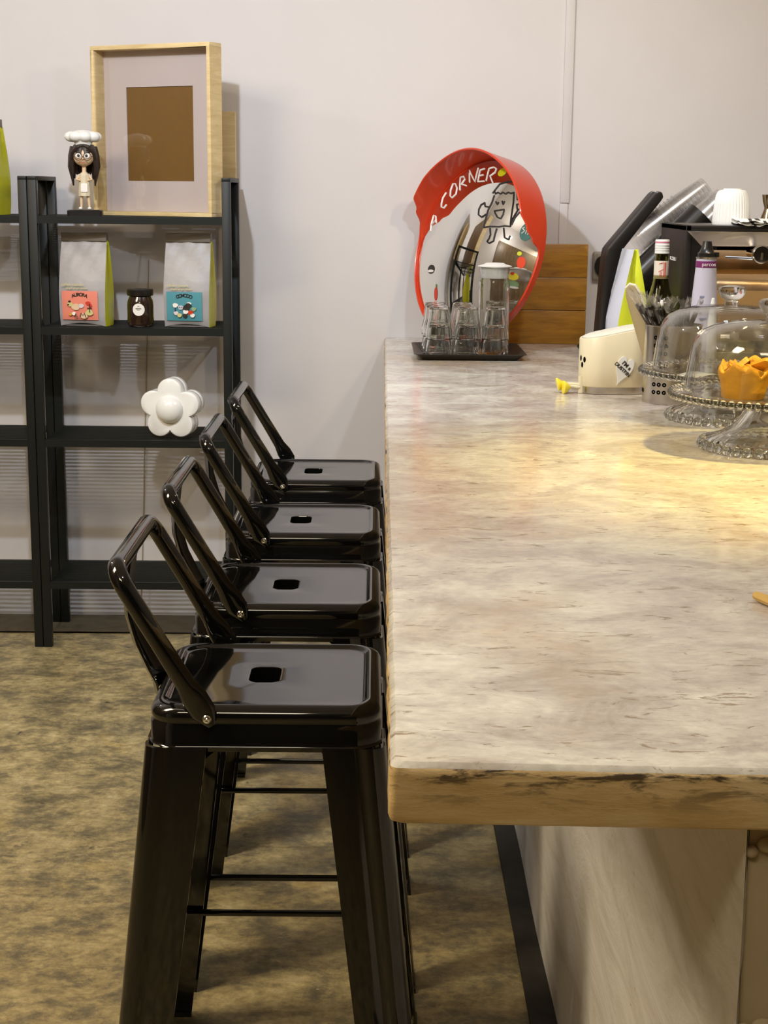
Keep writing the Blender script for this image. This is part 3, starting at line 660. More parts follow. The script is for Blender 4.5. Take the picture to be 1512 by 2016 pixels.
BLK = [[(0.0633, 0.1643), (0.0717, 0.1855), (0.0954, 0.1939), (0.1249, 0.1955)], [(0.0598, 0.1568), (0.0633, 0.1643), (0.0715, 0.1558), (0.0781, 0.1605), (0.0891, 0.1565), (0.0955, 0.1613), (0.1077, 0.1575), (0.1138, 0.1623), (0.1249, 0.16), (0.1346, 0.1636)], [(0.0701, 0.1513), (0.0718, 0.1294), (0.0678, 0.1061), (0.0694, 0.0804), (0.0711, 0.0565)], [(0.0711, 0.0565), (0.0932, 0.0605), (0.1237, 0.0618), (0.1422, 0.0655), (0.1612, 0.0657)], [(0.1351, 0.1592), (0.145, 0.1338), (0.1517, 0.1057), (0.158, 0.0752), (0.1612, 0.0657)], [(0.1391, 0.1742), (0.1536, 0.1432), (0.1586, 0.1494)], [(0.1565, 0.129), (0.1688, 0.1329)], [(0.158, 0.1291), (0.1651, 0.1154), (0.1783, 0.1166)], [(0.1779, 0.1137), (0.1674, 0.0929), (0.1629, 0.07)], [(0.1681, 0.1157), (0.1603, 0.0866), (0.1589, 0.0725)], [(0.0846, 0.1329), (0.0938, 0.1247), (0.0957, 0.1321)], [(0.1062, 0.1356), (0.1139, 0.1259), (0.1145, 0.136)], [(0.0915, 0.1059), (0.1232, 0.1121), (0.1255, 0.098), (0.1221, 0.085), (0.109, 0.0884), (0.0984, 0.0977), (0.0915, 0.1059)], [(0.067, 0.1162), (0.0515, 0.117), (0.0441, 0.1284), (0.0385, 0.1239), (0.0334, 0.1222), (0.0306, 0.1076), (0.0366, 0.0919), (0.0523, 0.0854), (0.0654, 0.0945)], [(0.0946, 0.0564), (0.1026, 0.0374), (0.1008, 0.0261), (0.0963, 0.0175), (0.1046, 0.0131), (0.118, 0.0205), (0.1178, 0.0385), (0.1187, 0.0567)], [(0.1408, 0.0598), (0.1522, 0.033), (0.1659, 0.0287), (0.169, 0.0401)]]
WHT = [[(-0.1954, 0.0443), (-0.2060, 0.0672), (-0.2085, 0.0945), (-0.1880, 0.0900), (-0.1690, 0.0690)], [(-0.2050, 0.0640), (-0.1790, 0.0770)], [(-0.1784, 0.1643), (-0.1871, 0.1479), (-0.1799, 0.129), (-0.17, 0.1177), (-0.1501, 0.1136), (-0.1409, 0.1237)], [(-0.1578, 0.1909), (-0.1537, 0.1703), (-0.1395, 0.151), (-0.1218, 0.1441), (-0.1079, 0.1557), (-0.1177, 0.1745), (-0.1406, 0.1897), (-0.1578, 0.1909)], [(-0.0951, 0.1674), (-0.1294, 0.2095), (-0.111, 0.2115), (-0.0962, 0.2014), (-0.1022, 0.1861), (-0.0712, 0.1804)], [(-0.0618, 0.1909), (-0.095, 0.2296), (-0.0363, 0.1919), (-0.0547, 0.2358)], [(-0.0226, 0.2334), (-0.0396, 0.2291), (-0.0316, 0.2103), (-0.0137, 0.2131)], [(-0.0316, 0.2103), (-0.0226, 0.1917), (0.0045, 0.1932)], [(0.0118, 0.1947), (-0.0029, 0.2332), (0.0145, 0.2378), (0.0279, 0.2332), (0.0306, 0.2209), (0.018, 0.21), (0.0442, 0.1877)]]
def stroke(g, pts, r, off=.0008):
    P = []
    for (a, b_), (c, d) in zip(pts, pts[1:]):
        for q in range(4): u = q / 4; P.append((a + (c - a) * u, b_ + (d - b_) * u))
    P.append(pts[-1]); g.tube([(x, dome(x, z) - off, z) for x, z in P], r, 6, flat=(1, 1))
g = MB(); [stroke(g, s_, .0023) for s_ in BLK]; lab(g.build('doodle', M['ink'], face), 'black hand-drawn doodle of a waving figure')
g = MB(); [stroke(g, s_, .0020) for s_ in WHT]; lab(g.build('lettering', M['ink_white'], face), 'white hand-painted words A CORNER')
def blob(name, x, z, rx, rz, m, par=face, off=.001, sq=0):
    g = MB(); g.loft([[(x + rx * u * math.cos(a), dome(x + rx * u * math.cos(a), z + rz * u * math.sin(a)) - off, z + rz * u * math.sin(a)) for a in [2 * PI * q / 20 for q in range(20)]] for u in (1, .5, .05)], False, True); return g.build(name, M[m], par)
s = blob('ball_sticker', -.1408, -.0693, .021, .013, 'ink'); blob('stripe', -.1408, -.074, .019, .004, 'ink_white', s, .0016); 
s = blob('chilli_sticker', -.1025, -.1382, .009, .020, 'red'); blob('stalk', -.1025, -.117, .004, .006, 'green', s, .0016)
blob('yellow_sticker', .0598, .223, .016, .014, 'lime')
s = blob('strawberry_sticker', .2173, -.0293, .013, .016, 'orange'); blob('stalk', .2085, -.006, .007, .006, 'lime', s, .0016)
s = blob('cake_sticker', .2003, -.070, .016, .010, 'yellow'); blob('cake_layer', .2026, -.0908, .017, .010, 'green', s, .0016); blob('icing', .2036, -.099, .016, .003, 'ink_white', s, .002); blob('cherry', .197, -.062, .006, .004, 'orange', s, .002)
s = blob('badge_sticker', .2133, .0558, .019, .026, 'teal_dark')
g = MB(); [stroke(g, [(.2133 + a, .0558 + b_) for a, b_ in q], .0013, .002) for q in ([(-.008, .012), (-.013, .008), (-.004, .002), (-.012, -.006)], [(-.003, .010), (.006, .009)], [(.001, .009), (.000, -.006)], [(.006, -.008), (.011, .008), (.014, -.008)])]; g.build('lettering', M['ink_white'], s)

# ------------------------------------------------------------------ tray, tumblers, carafe
ZK = .8915
t = thing('serving_tray', 'dark grey serving tray under the stacked tumblers in front of the mirror', 'tray', (.252, 4.228, ZK))
g = MB(); g.loft([[(a, b_, z) for a, b_ in rrect(w, h, r, 5)] for w, h, z, r in ((.122, .138, 0, .018), (.126, .142, .001, .018), (.146, .160, .016, .014), (.150, .164, .0165, .014), (.150, .164, .018, .014), (.145, .159, .0175, .014), (.125, .141, .003, .018), (.110, .128, .0028, .018))]); g.build('tray_body', M['tray'], t)
def tumbler_mesh():
    def fac(a, z):
        return 1 - .030 * abs(math.sin(4.5 * a)) if z < .066 else 1
    g = MB()
    # mouth down: rim at z 0, closed base up
    out = [(.0365, 0), (.0368, .0015), (.0360, .004), (.0355, .018), (.0352, .0205), (.0348, .023), (.0320, .045), (.0290, .070), (.0272, .082), (.0262, .086), (.022, .0875)]
    inn = [(.018, .080), (.0245, .079), (.0262, .070), (.0295, .045), (.0325, .020), (.0345, .002)]
    n = 54; rings = []
    for r, z in out: rings.append([(r * (1 - (.035 * abs(math.sin(4.5 * a)) if .023 < z < .086 else 0)) * math.cos(a), r * (1 - (.035 * abs(math.sin(4.5 * a)) if .023 < z < .086 else 0)) * math.sin(a), z) for a in [2 * PI * k_ / n for k_ in range(n)]])
    g.loft(rings, False, True)
    R2_ = [[(r * math.cos(a), r * math.sin(a), z) for a in [2 * PI * k_ / n for k_ in range(n)]] for r, z in inn]
    g.loft(R2_, True, False); g.loft([R2_[-1], rings[0]], False, False)
    return g
tm = tumbler_mesh().build('tumbler', M['glass'], angle=30); tumblers = [tm]
names_x = ['left', 'middle', 'right']; names_y = ['front', 'second', 'back']
cols = [(-.082, 'left'), (-.006, 'middle'), (.070, 'right')]; rws = [(-.105, 'front row'), (-.030, 'middle row'), (.045, 'back row')]
first = True
for yy, ry in rws:
    for xx, rx in cols:
        if ry != 'front row' and rx == 'right': continue
        for lv in range(2):
            o = tm if first else tm.copy()
            if not first: COL.objects.link(o)
            first = False
            sh = -.005 * (1 if ry == 'middle row' else 0)
            o.location = (.252 + xx + sh - .006 * (ry == 'back row'), 4.245 + yy, ZK + .0031 + lv * .0485); o.rotation_euler = (0, 0, xx * 9 + yy * 7)
            tag(o, '%s clear faceted tumbler of the %s stack, %s on the tray' % ('upper' if lv else 'lower', rx, ry), 'tumbler', 'upturned tumblers stacked on the tray')
t = thing('carafe', 'tall ribbed glass carafe with white lid behind the tumblers', 'carafe', (.3225, 4.2285, ZK + .0031))
g = MB(); rib = lambda a, z: 1 + (.016 * math.cos(20 * a) if .02 < z < .19 else 0)
g.lathe([(.040, 0), (.0425, .004), (.0425, .020), (.0420, .10), (.0425, .190), (.0415, .198), (.0380, .208), (.0400, .222), (.0415, .236), (.0400, .237), (.0378, .222), (.0360, .208), (.0390, .196), (.0395, .100), (.0395, .010), (.02, .008)], 100, rf=rib); g.build('carafe_body', M['glass'], t)
g = MB(); g.lathe([(.036, .207), (.0375, .210), (.0375, .236), (.0465, .2375), (.0470, .2395), (.030, .2440), (.024, .2475), (.006, .2485)], 40, rf=None); g.build('lid', M['white'], t)

# wooden crate behind
t = thing('wooden_crate', 'amber brown wooden crate of three boards behind the mirror', 'crate', (.452, 4.575, ZK), math.radians(-4))
for k_, (z0, z1) in enumerate(((0, .0985), (.1000, .1945), (.1960, .292))):
    g = MB(); g.box(-.170, .168, -.012, .012, z0, z1); g.build('board', M['crate'], t, bevel=.0015)
g = MB(); g.box(-.170, .168, .014, .105, 0, .014); g.box(-.170, -.155, .012, .105, .014, .285); g.box(.153, .168, .012, .105, .014, .285); g.build('frame', M['crate'], t, bevel=.001)

# ------------------------------------------------------------------ cup dispenser
t = thing('cup_dispenser', 'tall bent black plastic cup dispenser leaning right beside the espresso machine', 'dispenser', (0, 0, 0))
prof = [(.587, ZK), (.602, 1.165), (.606, 1.186), (.612, 1.195), (.722, 1.331), (.731, 1.338), (.742, 1.334), (.746, 1.322), (.740, 1.312), (.652, 1.195), (.642, 1.180), (.638, 1.150), (.620, 1.08), (.612, ZK)]
g = MB(); g.prism(prof, 4.08, 4.095); g.build('side_panel', M['blackp'], t, bevel=.003)
g = MB(); g.prism(prof, 4.170, 4.185); g.build('side_panel', M['blackp'], t, bevel=.003)
inner = [(.590, ZK), (.604, 1.165), (.612, 1.183), (.726, 1.318), (.732, 1.310), (.645, 1.195), (.632, 1.178), (.627, 1.150), (.606, ZK)]
g = MB(); g.prism([(a, b_) for a, b_ in [(.5865, ZK), (.6015, 1.165), (.6115, 1.196), (.7215, 1.332), (.727, 1.327), (.618, 1.190), (.608, 1.163), (.594, ZK)]], 4.095, 4.170); g.build('back_plate', M['brownblack'], t, bevel=.001)
def slant_tube(x0, z0, x1, z1, y, r, m, name, wall=.002):
    d = Vector((x1 - x0, 0, z1 - z0)); L = d.length; T = TR(x0, y, z0) @ d.to_track_quat('Z', 'Y').to_matrix().to_4x4()
    g = MB(); g.lathe([(r - wall, 0), (r, 0), (r, L), (r - wall, L), (r - wall, .002)], 32, T=T, cap0=False, cap1=True); return g.build(name, m, t)
slant_tube(.655, 1.080, .842, 1.277, 4.045, .041, M['blackp'], 'holder_tube')
slant_tube(.650, .945, .790, 1.130, 4.05, .036, M['blackp'], 'holder_tube')
g = MB(); g.prism([(.590, ZK), (.590, ZK + .012), (.76, ZK + .012), (.76, 1.20), (.775, 1.20), (.775, ZK)], 4.10, 4.165); g.build('base', M['blackp'], t, bevel=.002)
g = MB(); g.tube([(.60, 4.15, ZK + .006), (.585, 4.30, ZK + .006), (.590, 4.40, ZK + .006)], .006, 10); g.ball((.590, 4.40, ZK + .010), (.014, .014, .010)); g.build('foot', M['blackp'], t)
def clear_cup():
    g = MB(); g.lathe([(.0245, 0), (.0262, .002), (.0270, .006), (.034, .082), (.0352, .086), (.0375, .088), (.0378, .090), (.0365, .0912), (.0345, .089), (.0330, .083), (.0262, .008), (.018, .004)], 40, cap0=True, cap1=True)
    return g.build('plastic_cup', M['cupglass'], angle=30)
cc = clear_cup(); cc_list = []
# two slanting nested stacks, mouths facing down to the left
def cup_stack(x1, z1, dx, dz, y, n, step, nm, first_obj=None):
    d = Vector((dx, 0, dz)).normalized(); q = (-d).to_track_quat('Z', 'Y').to_euler()
    for i in range(n):
        o = first_obj if (first_obj and i == 0) else cc.copy()
        if o is not first_obj: COL.objects.link(o)
        p = Vector((x1, y, z1)) - d * (i * step); o.location = p; o.rotation_euler = q
        pos = 'outermost upper right' if i == 0 else ('lowest left' if i == n - 1 else 'inner')
        tag(o, '%s clear plastic cup of the %s slanted stack' % (pos, nm), 'plastic cup', 'clear plastic cups, %s slanted stack' % nm)
cup_stack(.868, 1.352, .78, .62, 4.1325, 13, .0125, 'long upper', cc)
cup_stack(.895, 1.326, .70, .72, 4.045, 4, .0125, 'short lower')

# pale blue and lime pouch beside the dispenser
t = thing('coffee_pouch', 'open pale blue pouch with bright lime side standing behind the cream bin', 'coffee pouch', (.622, 3.82, ZK), math.radians(-72))
rows_f, rows_s, rows_b = [], [], []
for i in range(21):
    q = i / 20; z = .306 * q; w = .034 * (1 - .40 * max(0, q - .45) / .55) ; d = .042 * (1 - .88 * max(0, (q - .42) / .58) ** 1.15)
    lean = .020 * max(0, q - .4)
    rows_f.append([(u * w + lean, -d - .005 * (1 - u * u), z) for u in (-1, -.5, 0, .5, 1)])
    rows_b.append([(u * w + lean, d + .005 * (1 - u * u), z) for u in (-1, -.5, 0, .5, 1)])
    tk = .016 * max(0, q - .3)
    rows_s.append([(w + lean, -d, z), (w + lean + .006 - tk, -d * .4, z), (w + lean + .003 - tk * 1.6, 0, z), (w + lean + .006 - tk, d * .4, z), (w + lean, d, z)])
g = MB(); g.strip(rows_f); g.strip(rows_b); g.strip([[(-r[0][0] * 1 + 2 * .0 , r[0][1], r[0][2]), (-(r[0][0]), -r[0][1], r[0][2])] for r in rows_s]); g.build('panel', M['paleblue'], t, angle=80)
g = MB(); g.strip(rows_s); lab(g.build('side_gusset', M['lime_bright'], t, angle=80), 'bright lime side gusset')
g = MB(); g.box(-.032, .032, -.042, .042, 0, .003); g.build('bottom', M['paleblue'], t)

# ------------------------------------------------------------------ glass bottle
t = thing('syrup_bottle', 'olive clear glass bottle with striped white and pink cap', 'bottle', (.6640, 3.62, ZK))
g = MB(); g.lathe([(.034, 0), (.037, .004), (.037, .155), (.0355, .175), (.030, .195), (.022, .222), (.0175, .242), (.0160, .288), (.0150, .300), (.0150, .312), (.0125, .312), (.0145, .245), (.0190, .222), (.0270, .195), (.0325, .174), (.034, .155), (.034, .008), (.01, .008)], 48); g.build('bottle_body', M['green_glass'], t)
g = MB(); g.lathe([(.0330, .010), (.0335, .145), (.0315, .173), (.030, .180), (.004, .1805)], 40); lab(g.build('syrup', mat('amber_syrup', (.10, .08, .035), .08, coat=.4), t), 'dark syrup inside the bottle')
g = MB(); g.lathe([(.0172, .246), (.0168, .287)], 40, cap0=False, cap1=False); lb = g.build('neck_label', mat('cream_label', (.72, .64, .55), .6), t)
g = MB()
for a0, z0, a1, z1 in ((-2.1, .280, -1.5, .283), (-2.1, .262, -1.5, .268), (-1.45, .250, -1.4, .284), (-1.3, .252, -1.2, .284), (-1.1, .249, -1.15, .284), (-1.9, .252, -1.85, .262), (-1.75, .251, -1.7, .263)):
    g.tube([(.0174 * math.cos(a0 + (a1 - a0) * q / 4), .0174 * math.sin(a0 + (a1 - a0) * q / 4), z0 + (z1 - z0) * q / 4) for q in range(5)], .0006, 6)
g.build('print_line', M['orange'], lb)
g = MB(); z = .303; pr = [(.0155, z)]
for q in range(4): pr += [(.0170, z + .001), (.0170, z + .0042), (.0163, z + .0048), (.0163, z + .0054)]; z += .0056
pr += [(.0165, z), (.0165, z + .008), (.0155, z + .010), (.004, z + .0102)]
g.lathe(pr, 40); cp = g.build('cap', M['white'], t)
g = MB(); g.lathe([(.01672, .3278), (.01672, .3312)], 40, cap0=False, cap1=False); lab(g.build('cap_band', mat('pink_band', (.62, .18, .28), .5), cp), 'pink printed band')
g = MB(); 
for a_, r_ in ((0, .010), (1.05, .012), (2.1, .010), (3.2, .012), (4.2, .010), (5.2, .011)): g.tube([(.0 , -.0312, .192), (r_ * math.cos(a_), -.0300 , .192 + r_ * math.sin(a_))], [.002, .0006], 6)
g.ball((0, -.031, .190), (.005, .002, .009)); lab(g.build('crest', M['ink_white'], t), 'white splayed crest printed on the shoulder')

# lilac bottle with black spout
t = thing('spout_bottle', 'lilac labelled bottle with purple band and black pouring spout', 'bottle', (.730, 3.44, ZK))
g = MB(); g.lathe([(.031, 0), (.034, .004), (.032, .12), (.028, .21), (.0225, .284), (.0220, .300), (.0195, .301)], 40); g.build('bottle_body', M['lilac'], t)
g = MB(); g.lathe([(.0231, .281), (.0228, .295)], 40, cap0=False, cap1=False); bd = g.build('band', M['purple'], t)
text('lettering', 'parcos', .0115, M['ink_white'], bd, TR(.001, -.0236, .2882) @ FRONT, .0003)
g = MB(); g.lathe([(.0232, .3005), (.0235, .3035), (.0205, .304)], 40); g.build('collar', M['steel'], t)
g = MB(); g.lathe([(.0195, .304), (.0195, .312), (.016, .315), (.012, .325), (.0095, .338), (.003, .339)], 32); g.box(.012, .026, -.008, .008, .304, .314); g.build('spout', M['blackp'], t)
g = MB()
for i in range(14): g.box(-.016, -.016 + (.010 if i % 3 else .016), -.0350 + .0000, -.0330, .06 + i * .012, .064 + i * .012, T=TR(0, .0045 * (i * .012 > .07) + .0035 * (i * .012 > .11), 0))
g.build('print_line', mat('faint_blue_ink', (.30, .32, .48), .6), t)
t = thing('nozzle_cap', 'tiny white pointed nozzle cap beside the lilac bottle', 'cap', (.740, 3.395, ZK))
g = MB(); g.lathe([(.010, 0), (.010, .165), (.009, .172), (.0075, .190), (.0035, .216), (.002, .217)], 24); g.build('nozzle', M['white'], t)

# ------------------------------------------------------------------ perforated holder, straws, scraper
t = thing('utensil_holder', 'round perforated stainless steel holder full of wrapped straws', 'holder', (.637, 3.298, ZK))
def holder_wall():
    g = MB(); R_, Hh = .0605, .165; n = 120; nz = 60
    # holes: bands of round holes, cut out of a fine grid
    holes = []
    for grp in range(6):
        a0 = -PI / 2 - .62 + grp * PI / 3
        for i in (0, 1, 2):
            for j in range(8):
                if (grp % 2 == 1) and j > 0: continue
                holes.append((a0 + (i - 1) * .20, .026 + j * .0165))
    verts = {}
    def vid(i, j, rr):
        key = (i % n, j, rr)
        if key not in verts:
            a = 2 * PI * (i % n) / n; verts[key] = len(g.v); g.v.append(Vector((rr * math.cos(a), rr * math.sin(a), Hh * j / nz)))
        return verts[key]
    def hole(i, j):
        a = 2 * PI * (i + .5) / n; z = Hh * (j + .5) / nz
        return False
    for i in range(n):
        for j in range(nz):
            g.f.append([vid(i, j, R_), vid(i + 1, j, R_), vid(i + 1, j + 1, R_), vid(i, j + 1, R_)]); g.mi.append(0)
            g.f.append([vid(i + 1, j, R_ - .0015), vid(i, j, R_ - .0015), vid(i, j + 1, R_ - .0015), vid(i + 1, j + 1, R_ - .0015)]); g.mi.append(0)
    return g, holes, R_
g, holes, R_ = holder_wall(); g.lathe([(.0605, .1640), (.0618, .1650), (.0618, .1670), (.0590, .1672), (.0590, .1640)], 60, cap0=False, cap1=False)
g.lathe([(.0600, 0), (.0600, .001), (.03, .0012)], 60); w = g.build('holder_body', M['steel'], t)
g = MB()
for a, z in holes:
    T = Matrix.Rotation(a, 4, 'Z') @ TR(R_ + .0002, 0, z) @ Matrix.Rotation(PI / 2, 4, 'Y')
    g.lathe([(.0046, -.0015), (.0046, .0002), (.0040, .0004), (.0005, -.0004)], 14, T=T)
hl = g.build('round_hole', M['hole'], w); hl['kind'] = 'stuff'
def straw_mesh(L):
    g = MB(); g.tube([(0, 0, 0), (0, 0, L * .5), (0, 0, L)], .0034, 8); return g
random.seed(21)
tops = [(.545, 3.290, .226), (.552, 3.268, .224), (.563, 3.255, .220), (.574, 3.280, .220), (.586, 3.252, .216), (.597, 3.275, .214), (.612, 3.250, .210), (.630, 3.285, .212), (.648, 3.262, .208), (.666, 3.300, .210), (.685, 3.280, .208)]
for i, (tx, ty, tz) in enumerate(tops):
    bx = min(.684, .637 + (.637 - tx) * .52); by = 3.298 + (3.298 - ty) * .35 + (.008 if i % 2 else -.008)
    a0 = Vector((bx, by, ZK + .006)); d = (Vector((tx, ty, ZK + tz)) - a0); L = d.length; d.normalize(); T = TR(*a0) @ d.to_track_quat('Z', 'Y').to_matrix().to_4x4()
    tt = thing('drinking_straw', 'black straw in clear crumpled wrapper standing in the perforated steel holder', 'straw', (0, 0, 0), 0, 'wrapped straws in the steel holder')
    tt.matrix_world = T
    g = MB(); g.tube([(0, 0, 0), (0, 0, L * .5), (0, 0, L * .93)], .0050, 8); g.build('straw', M['straw'], tt)
    g = MB(); rings = []
    for q in range(9):
        z = L * (.76 + .31 * q / 8); wd_ = .0060 + .0050 * max(0, q - 5) / 3; rings.append([(wd_ * math.cos(a) * (1 + .3 * math.sin(3 * a + q * 1.7 + i)) + .003 * math.sin(q * 2 + i), .6 * wd_ * math.sin(a) * (1 + .3 * math.sin(2 * a + q)), z + .003 * math.sin(5 * a + i) * (q == 8)) for a in [2 * PI * k_ / 12 for k_ in range(12)]])
    g.loft(rings, False, False); g.build('wrapper', M['wrap'], tt)
t = thing('dough_scraper', 'beige rounded scraper blade standing among the straws', 'scraper', (.620, 3.330, ZK + .012))
t.rotation_euler = (math.radians(4), math.radians(-17), math.radians(-25))
g = MB(); P = [(-.013, 0), (.013, 0), (.016, .20), (.015, .225), (.010, .240), (0, .2455), (-.010, .240), (-.015, .225), (-.016, .20)]
g.prism(P, -.003, .003); g.build('blade', mat('beige_silicone', (.36, .28, .15), .5), t, bevel=.001)
g = MB(); g.tube([(.0145, 0, .0), (.0170, 0, .20), (.0165, 0, .225), (.011, 0, .2415), (0, 0, .2475), (-.010, 0, .2415)], .0034, 8, flat=(1, 1)); lab(g.build('rim', mat('pale_rim', (.74, .70, .52), .5), t), 'paler rounded rim')

# ------------------------------------------------------------------ cream bin
t = thing('desktop_bin', 'cream desktop bin with steel base and heart sign reading I\'M A DUSTBIN', 'bin', (.5345, 3.455, ZK), math.radians(4))
def bin_ring(z_l, z_r, w, h, r, o=0):
    return [(a, b_, z_l + (z_r - z_l) * (a + .076) / .152) for a, b_ in rrect(w, h, r, 10)]
g = MB(); g.loft([bin_ring(.016, .016, .0745, .050, .045), bin_ring(.0175, .0175, .076, .0515, .0465), bin_ring(.06, .06, .076, .0515, .0465), bin_ring(.119, .150, .076, .0515, .0465), bin_ring(.121, .152, .0745, .050, .045), bin_ring(.1205, .1515, .0715, .047, .042), bin_ring(.112, .143, .0705, .046, .041)], True, False); g.build('bin_body', M['cream'], t, angle=50)
g = MB(); g.loft([bin_ring(.000, .000, .073, .0485, .044), bin_ring(.001, .001, .0745, .050, .045), bin_ring(.0162, .0162, .0745, .050, .045)]); g.build('base_band', M['steel'], t)
g = MB(); g.loft([bin_ring(.113, .144, .0700, .0455, .041), bin_ring(.1225, .1535, .0695, .045, .040), bin_ring(.125, .156, .062, .038, .034)]); g.box(-.02, .02, -.0475, -.044, .122, .134); lab(g.build('lid', mat('pale_lid', (.70, .68, .58), .4), t), 'paler sloping lid')
g = MB()
for a, z in ((PI + .16, .078), (PI + .50, .076), (PI + .32, .064)):
    c_ = Vector((-.0295, 0, 0)) ; p = Vector((-.0295 + .0467 * math.cos(a), .0467 * math.sin(a) - .005, z)); T = TR(*p) @ Matrix.Rotation(a, 4, 'Z') @ Matrix.Rotation(PI / 2, 4, 'Y')
    g.lathe([(.0042, -.002), (.0042, .0006), (.002, .0006)], 16, T=T @ Matrix.Diagonal((1.5, .9, 1, 1)))
lab(g.build('vent_hole', M['hole'], t), 'three small dark holes in the rounded end')
# heart sign
hp = []
for i in range(60):
    a = 2 * PI * i / 60; hp.append((16 * math.sin(a) ** 3, 13 * math.cos(a) - 5 * math.cos(2 * a) - 2 * math.cos(3 * a) - math.cos(4 * a)))
sg = MB(); TT = TR(.013, -.0555, .0575) @ Matrix.Rotation(math.radians(22), 4, 'Y')
sg.loft([[(x * .00115, y, z * .00225) for x, z in hp] for y in (.0035, .0010, 0)], T=TT); hs = lab(sg.build('heart_sign', M['white'], t), 'white heart shaped sign with black hand lettering')
TX = TR(.013, -.0559, .0590) @ Matrix.Rotation(math.radians(42), 4, 'Y')
text('lettering', "I'M a", .0125, M['ink'], hs, TX @ TR(.000, 0, .0085) @ FRONT, .0003, bold=.0004)
text('lettering', 'DUSTBIN', .0108, M['ink'], hs, TX @ TR(-.001, 0, -.0040) @ FRONT, .0003, bold=.0004)
t = thing('yellow_knob', 'yellow twin bulb knob on a short cream stem lying left of the bin', 'knob', (.458, 3.43, ZK + .016))
g = MB(); g.tube([(.000, 0, -.003), (-.018, -.001, -.001), (-.034, -.002, .000)], .0042, 10); g.tube([(.001, .0, .003), (-.012, .004, .004), (-.028, .006, .004)], .0035, 8); g.build('stem', M['cream'], t)
g = MB(); g.tube([(.003, 0, -.0155), (.003, 0, .022)], .006, 14, flat=(1, .5)); g.build('collar', M['cream'], t)
TB = TR(-.024, -.008, -.002) @ Matrix.Rotation(-PI / 2, 4, 'Y') 
g = MB(); g.lathe([(.004, -.002), (.008, .002), (.0125, .008), (.0150, .012), (.0150, .0145), (.012, .016), (.004, .0155)], 20, T=TB @ Matrix.Rotation(.2, 4, 'X')); g.build('bulb', M['yellow'], t)
TB = TR(-.038, .006, .005) @ Matrix.Rotation(-PI / 2 - .25, 4, 'Y') 
g = MB(); g.lathe([(.004, -.002), (.008, .002), (.0125, .006), (.0150, .009), (.0150, .0115), (.012, .013), (.004, .0125)], 20, T=TB); g.build('bulb', M['yellow'], t)

# ------------------------------------------------------------------ cake stands with domes
def cake_stand(label_s, label_d, loc):
    t = thing('cake_stand', label_s, 'cake stand', loc, 0)
    g = MB(); g.lathe([(.110, 0), (.112, .003), (.111, .012), (.104, .021), (.085, .027), (.062, .040), (.046, .060), (.037, .078), (.034, .086), (.020, .086), (.018, .080), (.030, .062), (.050, .036), (.080, .021), (.098, .010), (.100, .001)], 72, rf=lambda a, z: 1 + (.012 * math.cos(28 * a) if z < .025 else 0)); g.build('pedestal', M['glass'], t)
    g = MB()
    for q in range(36):
        a = 2 * PI * q / 36; g.ball((.1125 * math.cos(a), .1125 * math.sin(a), .0095), (.0088, .0088, .0092), 10, 7)
    g.build('beaded_foot', M['glass'], t)
    g = MB(); g.lathe([(.030, .0862), (.12, .0880), (.158, .0880), (.168, .093), (.171, .099), (.167, .1005), (.163, .0985), (.155, .0945), (.12, .0935), (.01, .0935)], 96); g.build('plate', M['glass'], t)
    g = MB()
    for q in range(72):
        a = 2 * PI * q / 72; g.ball((.1695 * math.cos(a), .1695 * math.sin(a), .0965), (.0060, .0060, .0075), 8, 6)
    g.build('beaded_rim', M['glass'], t)
    d = thing('glass_dome', label_d, 'glass dome', (loc[0], loc[1], loc[2] + .1012), 0)
    pr_o = [(.148, 0), (.148, .003), (.1435, .040), (.1370, .078), (.132, .092), (.120, .106), (.100, .116), (.070, .123), (.030, .1265), (.012, .127)]
    pr_i = [(.010, .1235), (.030, .1230), (.070, .1195), (.098, .1125), (.117, .103), (.1285, .090), (.1335, .077), (.1400, .040), (.1445, .003), (.1445, 0)]
    g = MB(); g.lathe(pr_o + pr_i + [(.148, 0)], 96, cap0=False, cap1=False); g.lathe([(.010, .1235), (.002, .1235)], 96, cap0=False) ; g.lathe([(.012, .127), (.002, .127)], 96, cap0=False); g.build('dome', M['thin'], d)
    g = MB(); g.lathe([(.013, .1268), (.012, .132), (.014, .137), (.0215, .142), (.0265, .150), (.0265, .157), (.022, .162), (.010, .1645), (.002, .165)], 48, rf=None); g.build('knob', M['glass'], d)
    return t, d
cake_stand('nearer beaded glass cake stand holding two pies', 'nearer clear glass dome over the golden pies', (.690, 2.677, ZK))
cake_stand('farther empty beaded glass cake stand behind the pies', 'farther clear glass dome, in front of the utensil holder', (.697, 3.032, ZK))
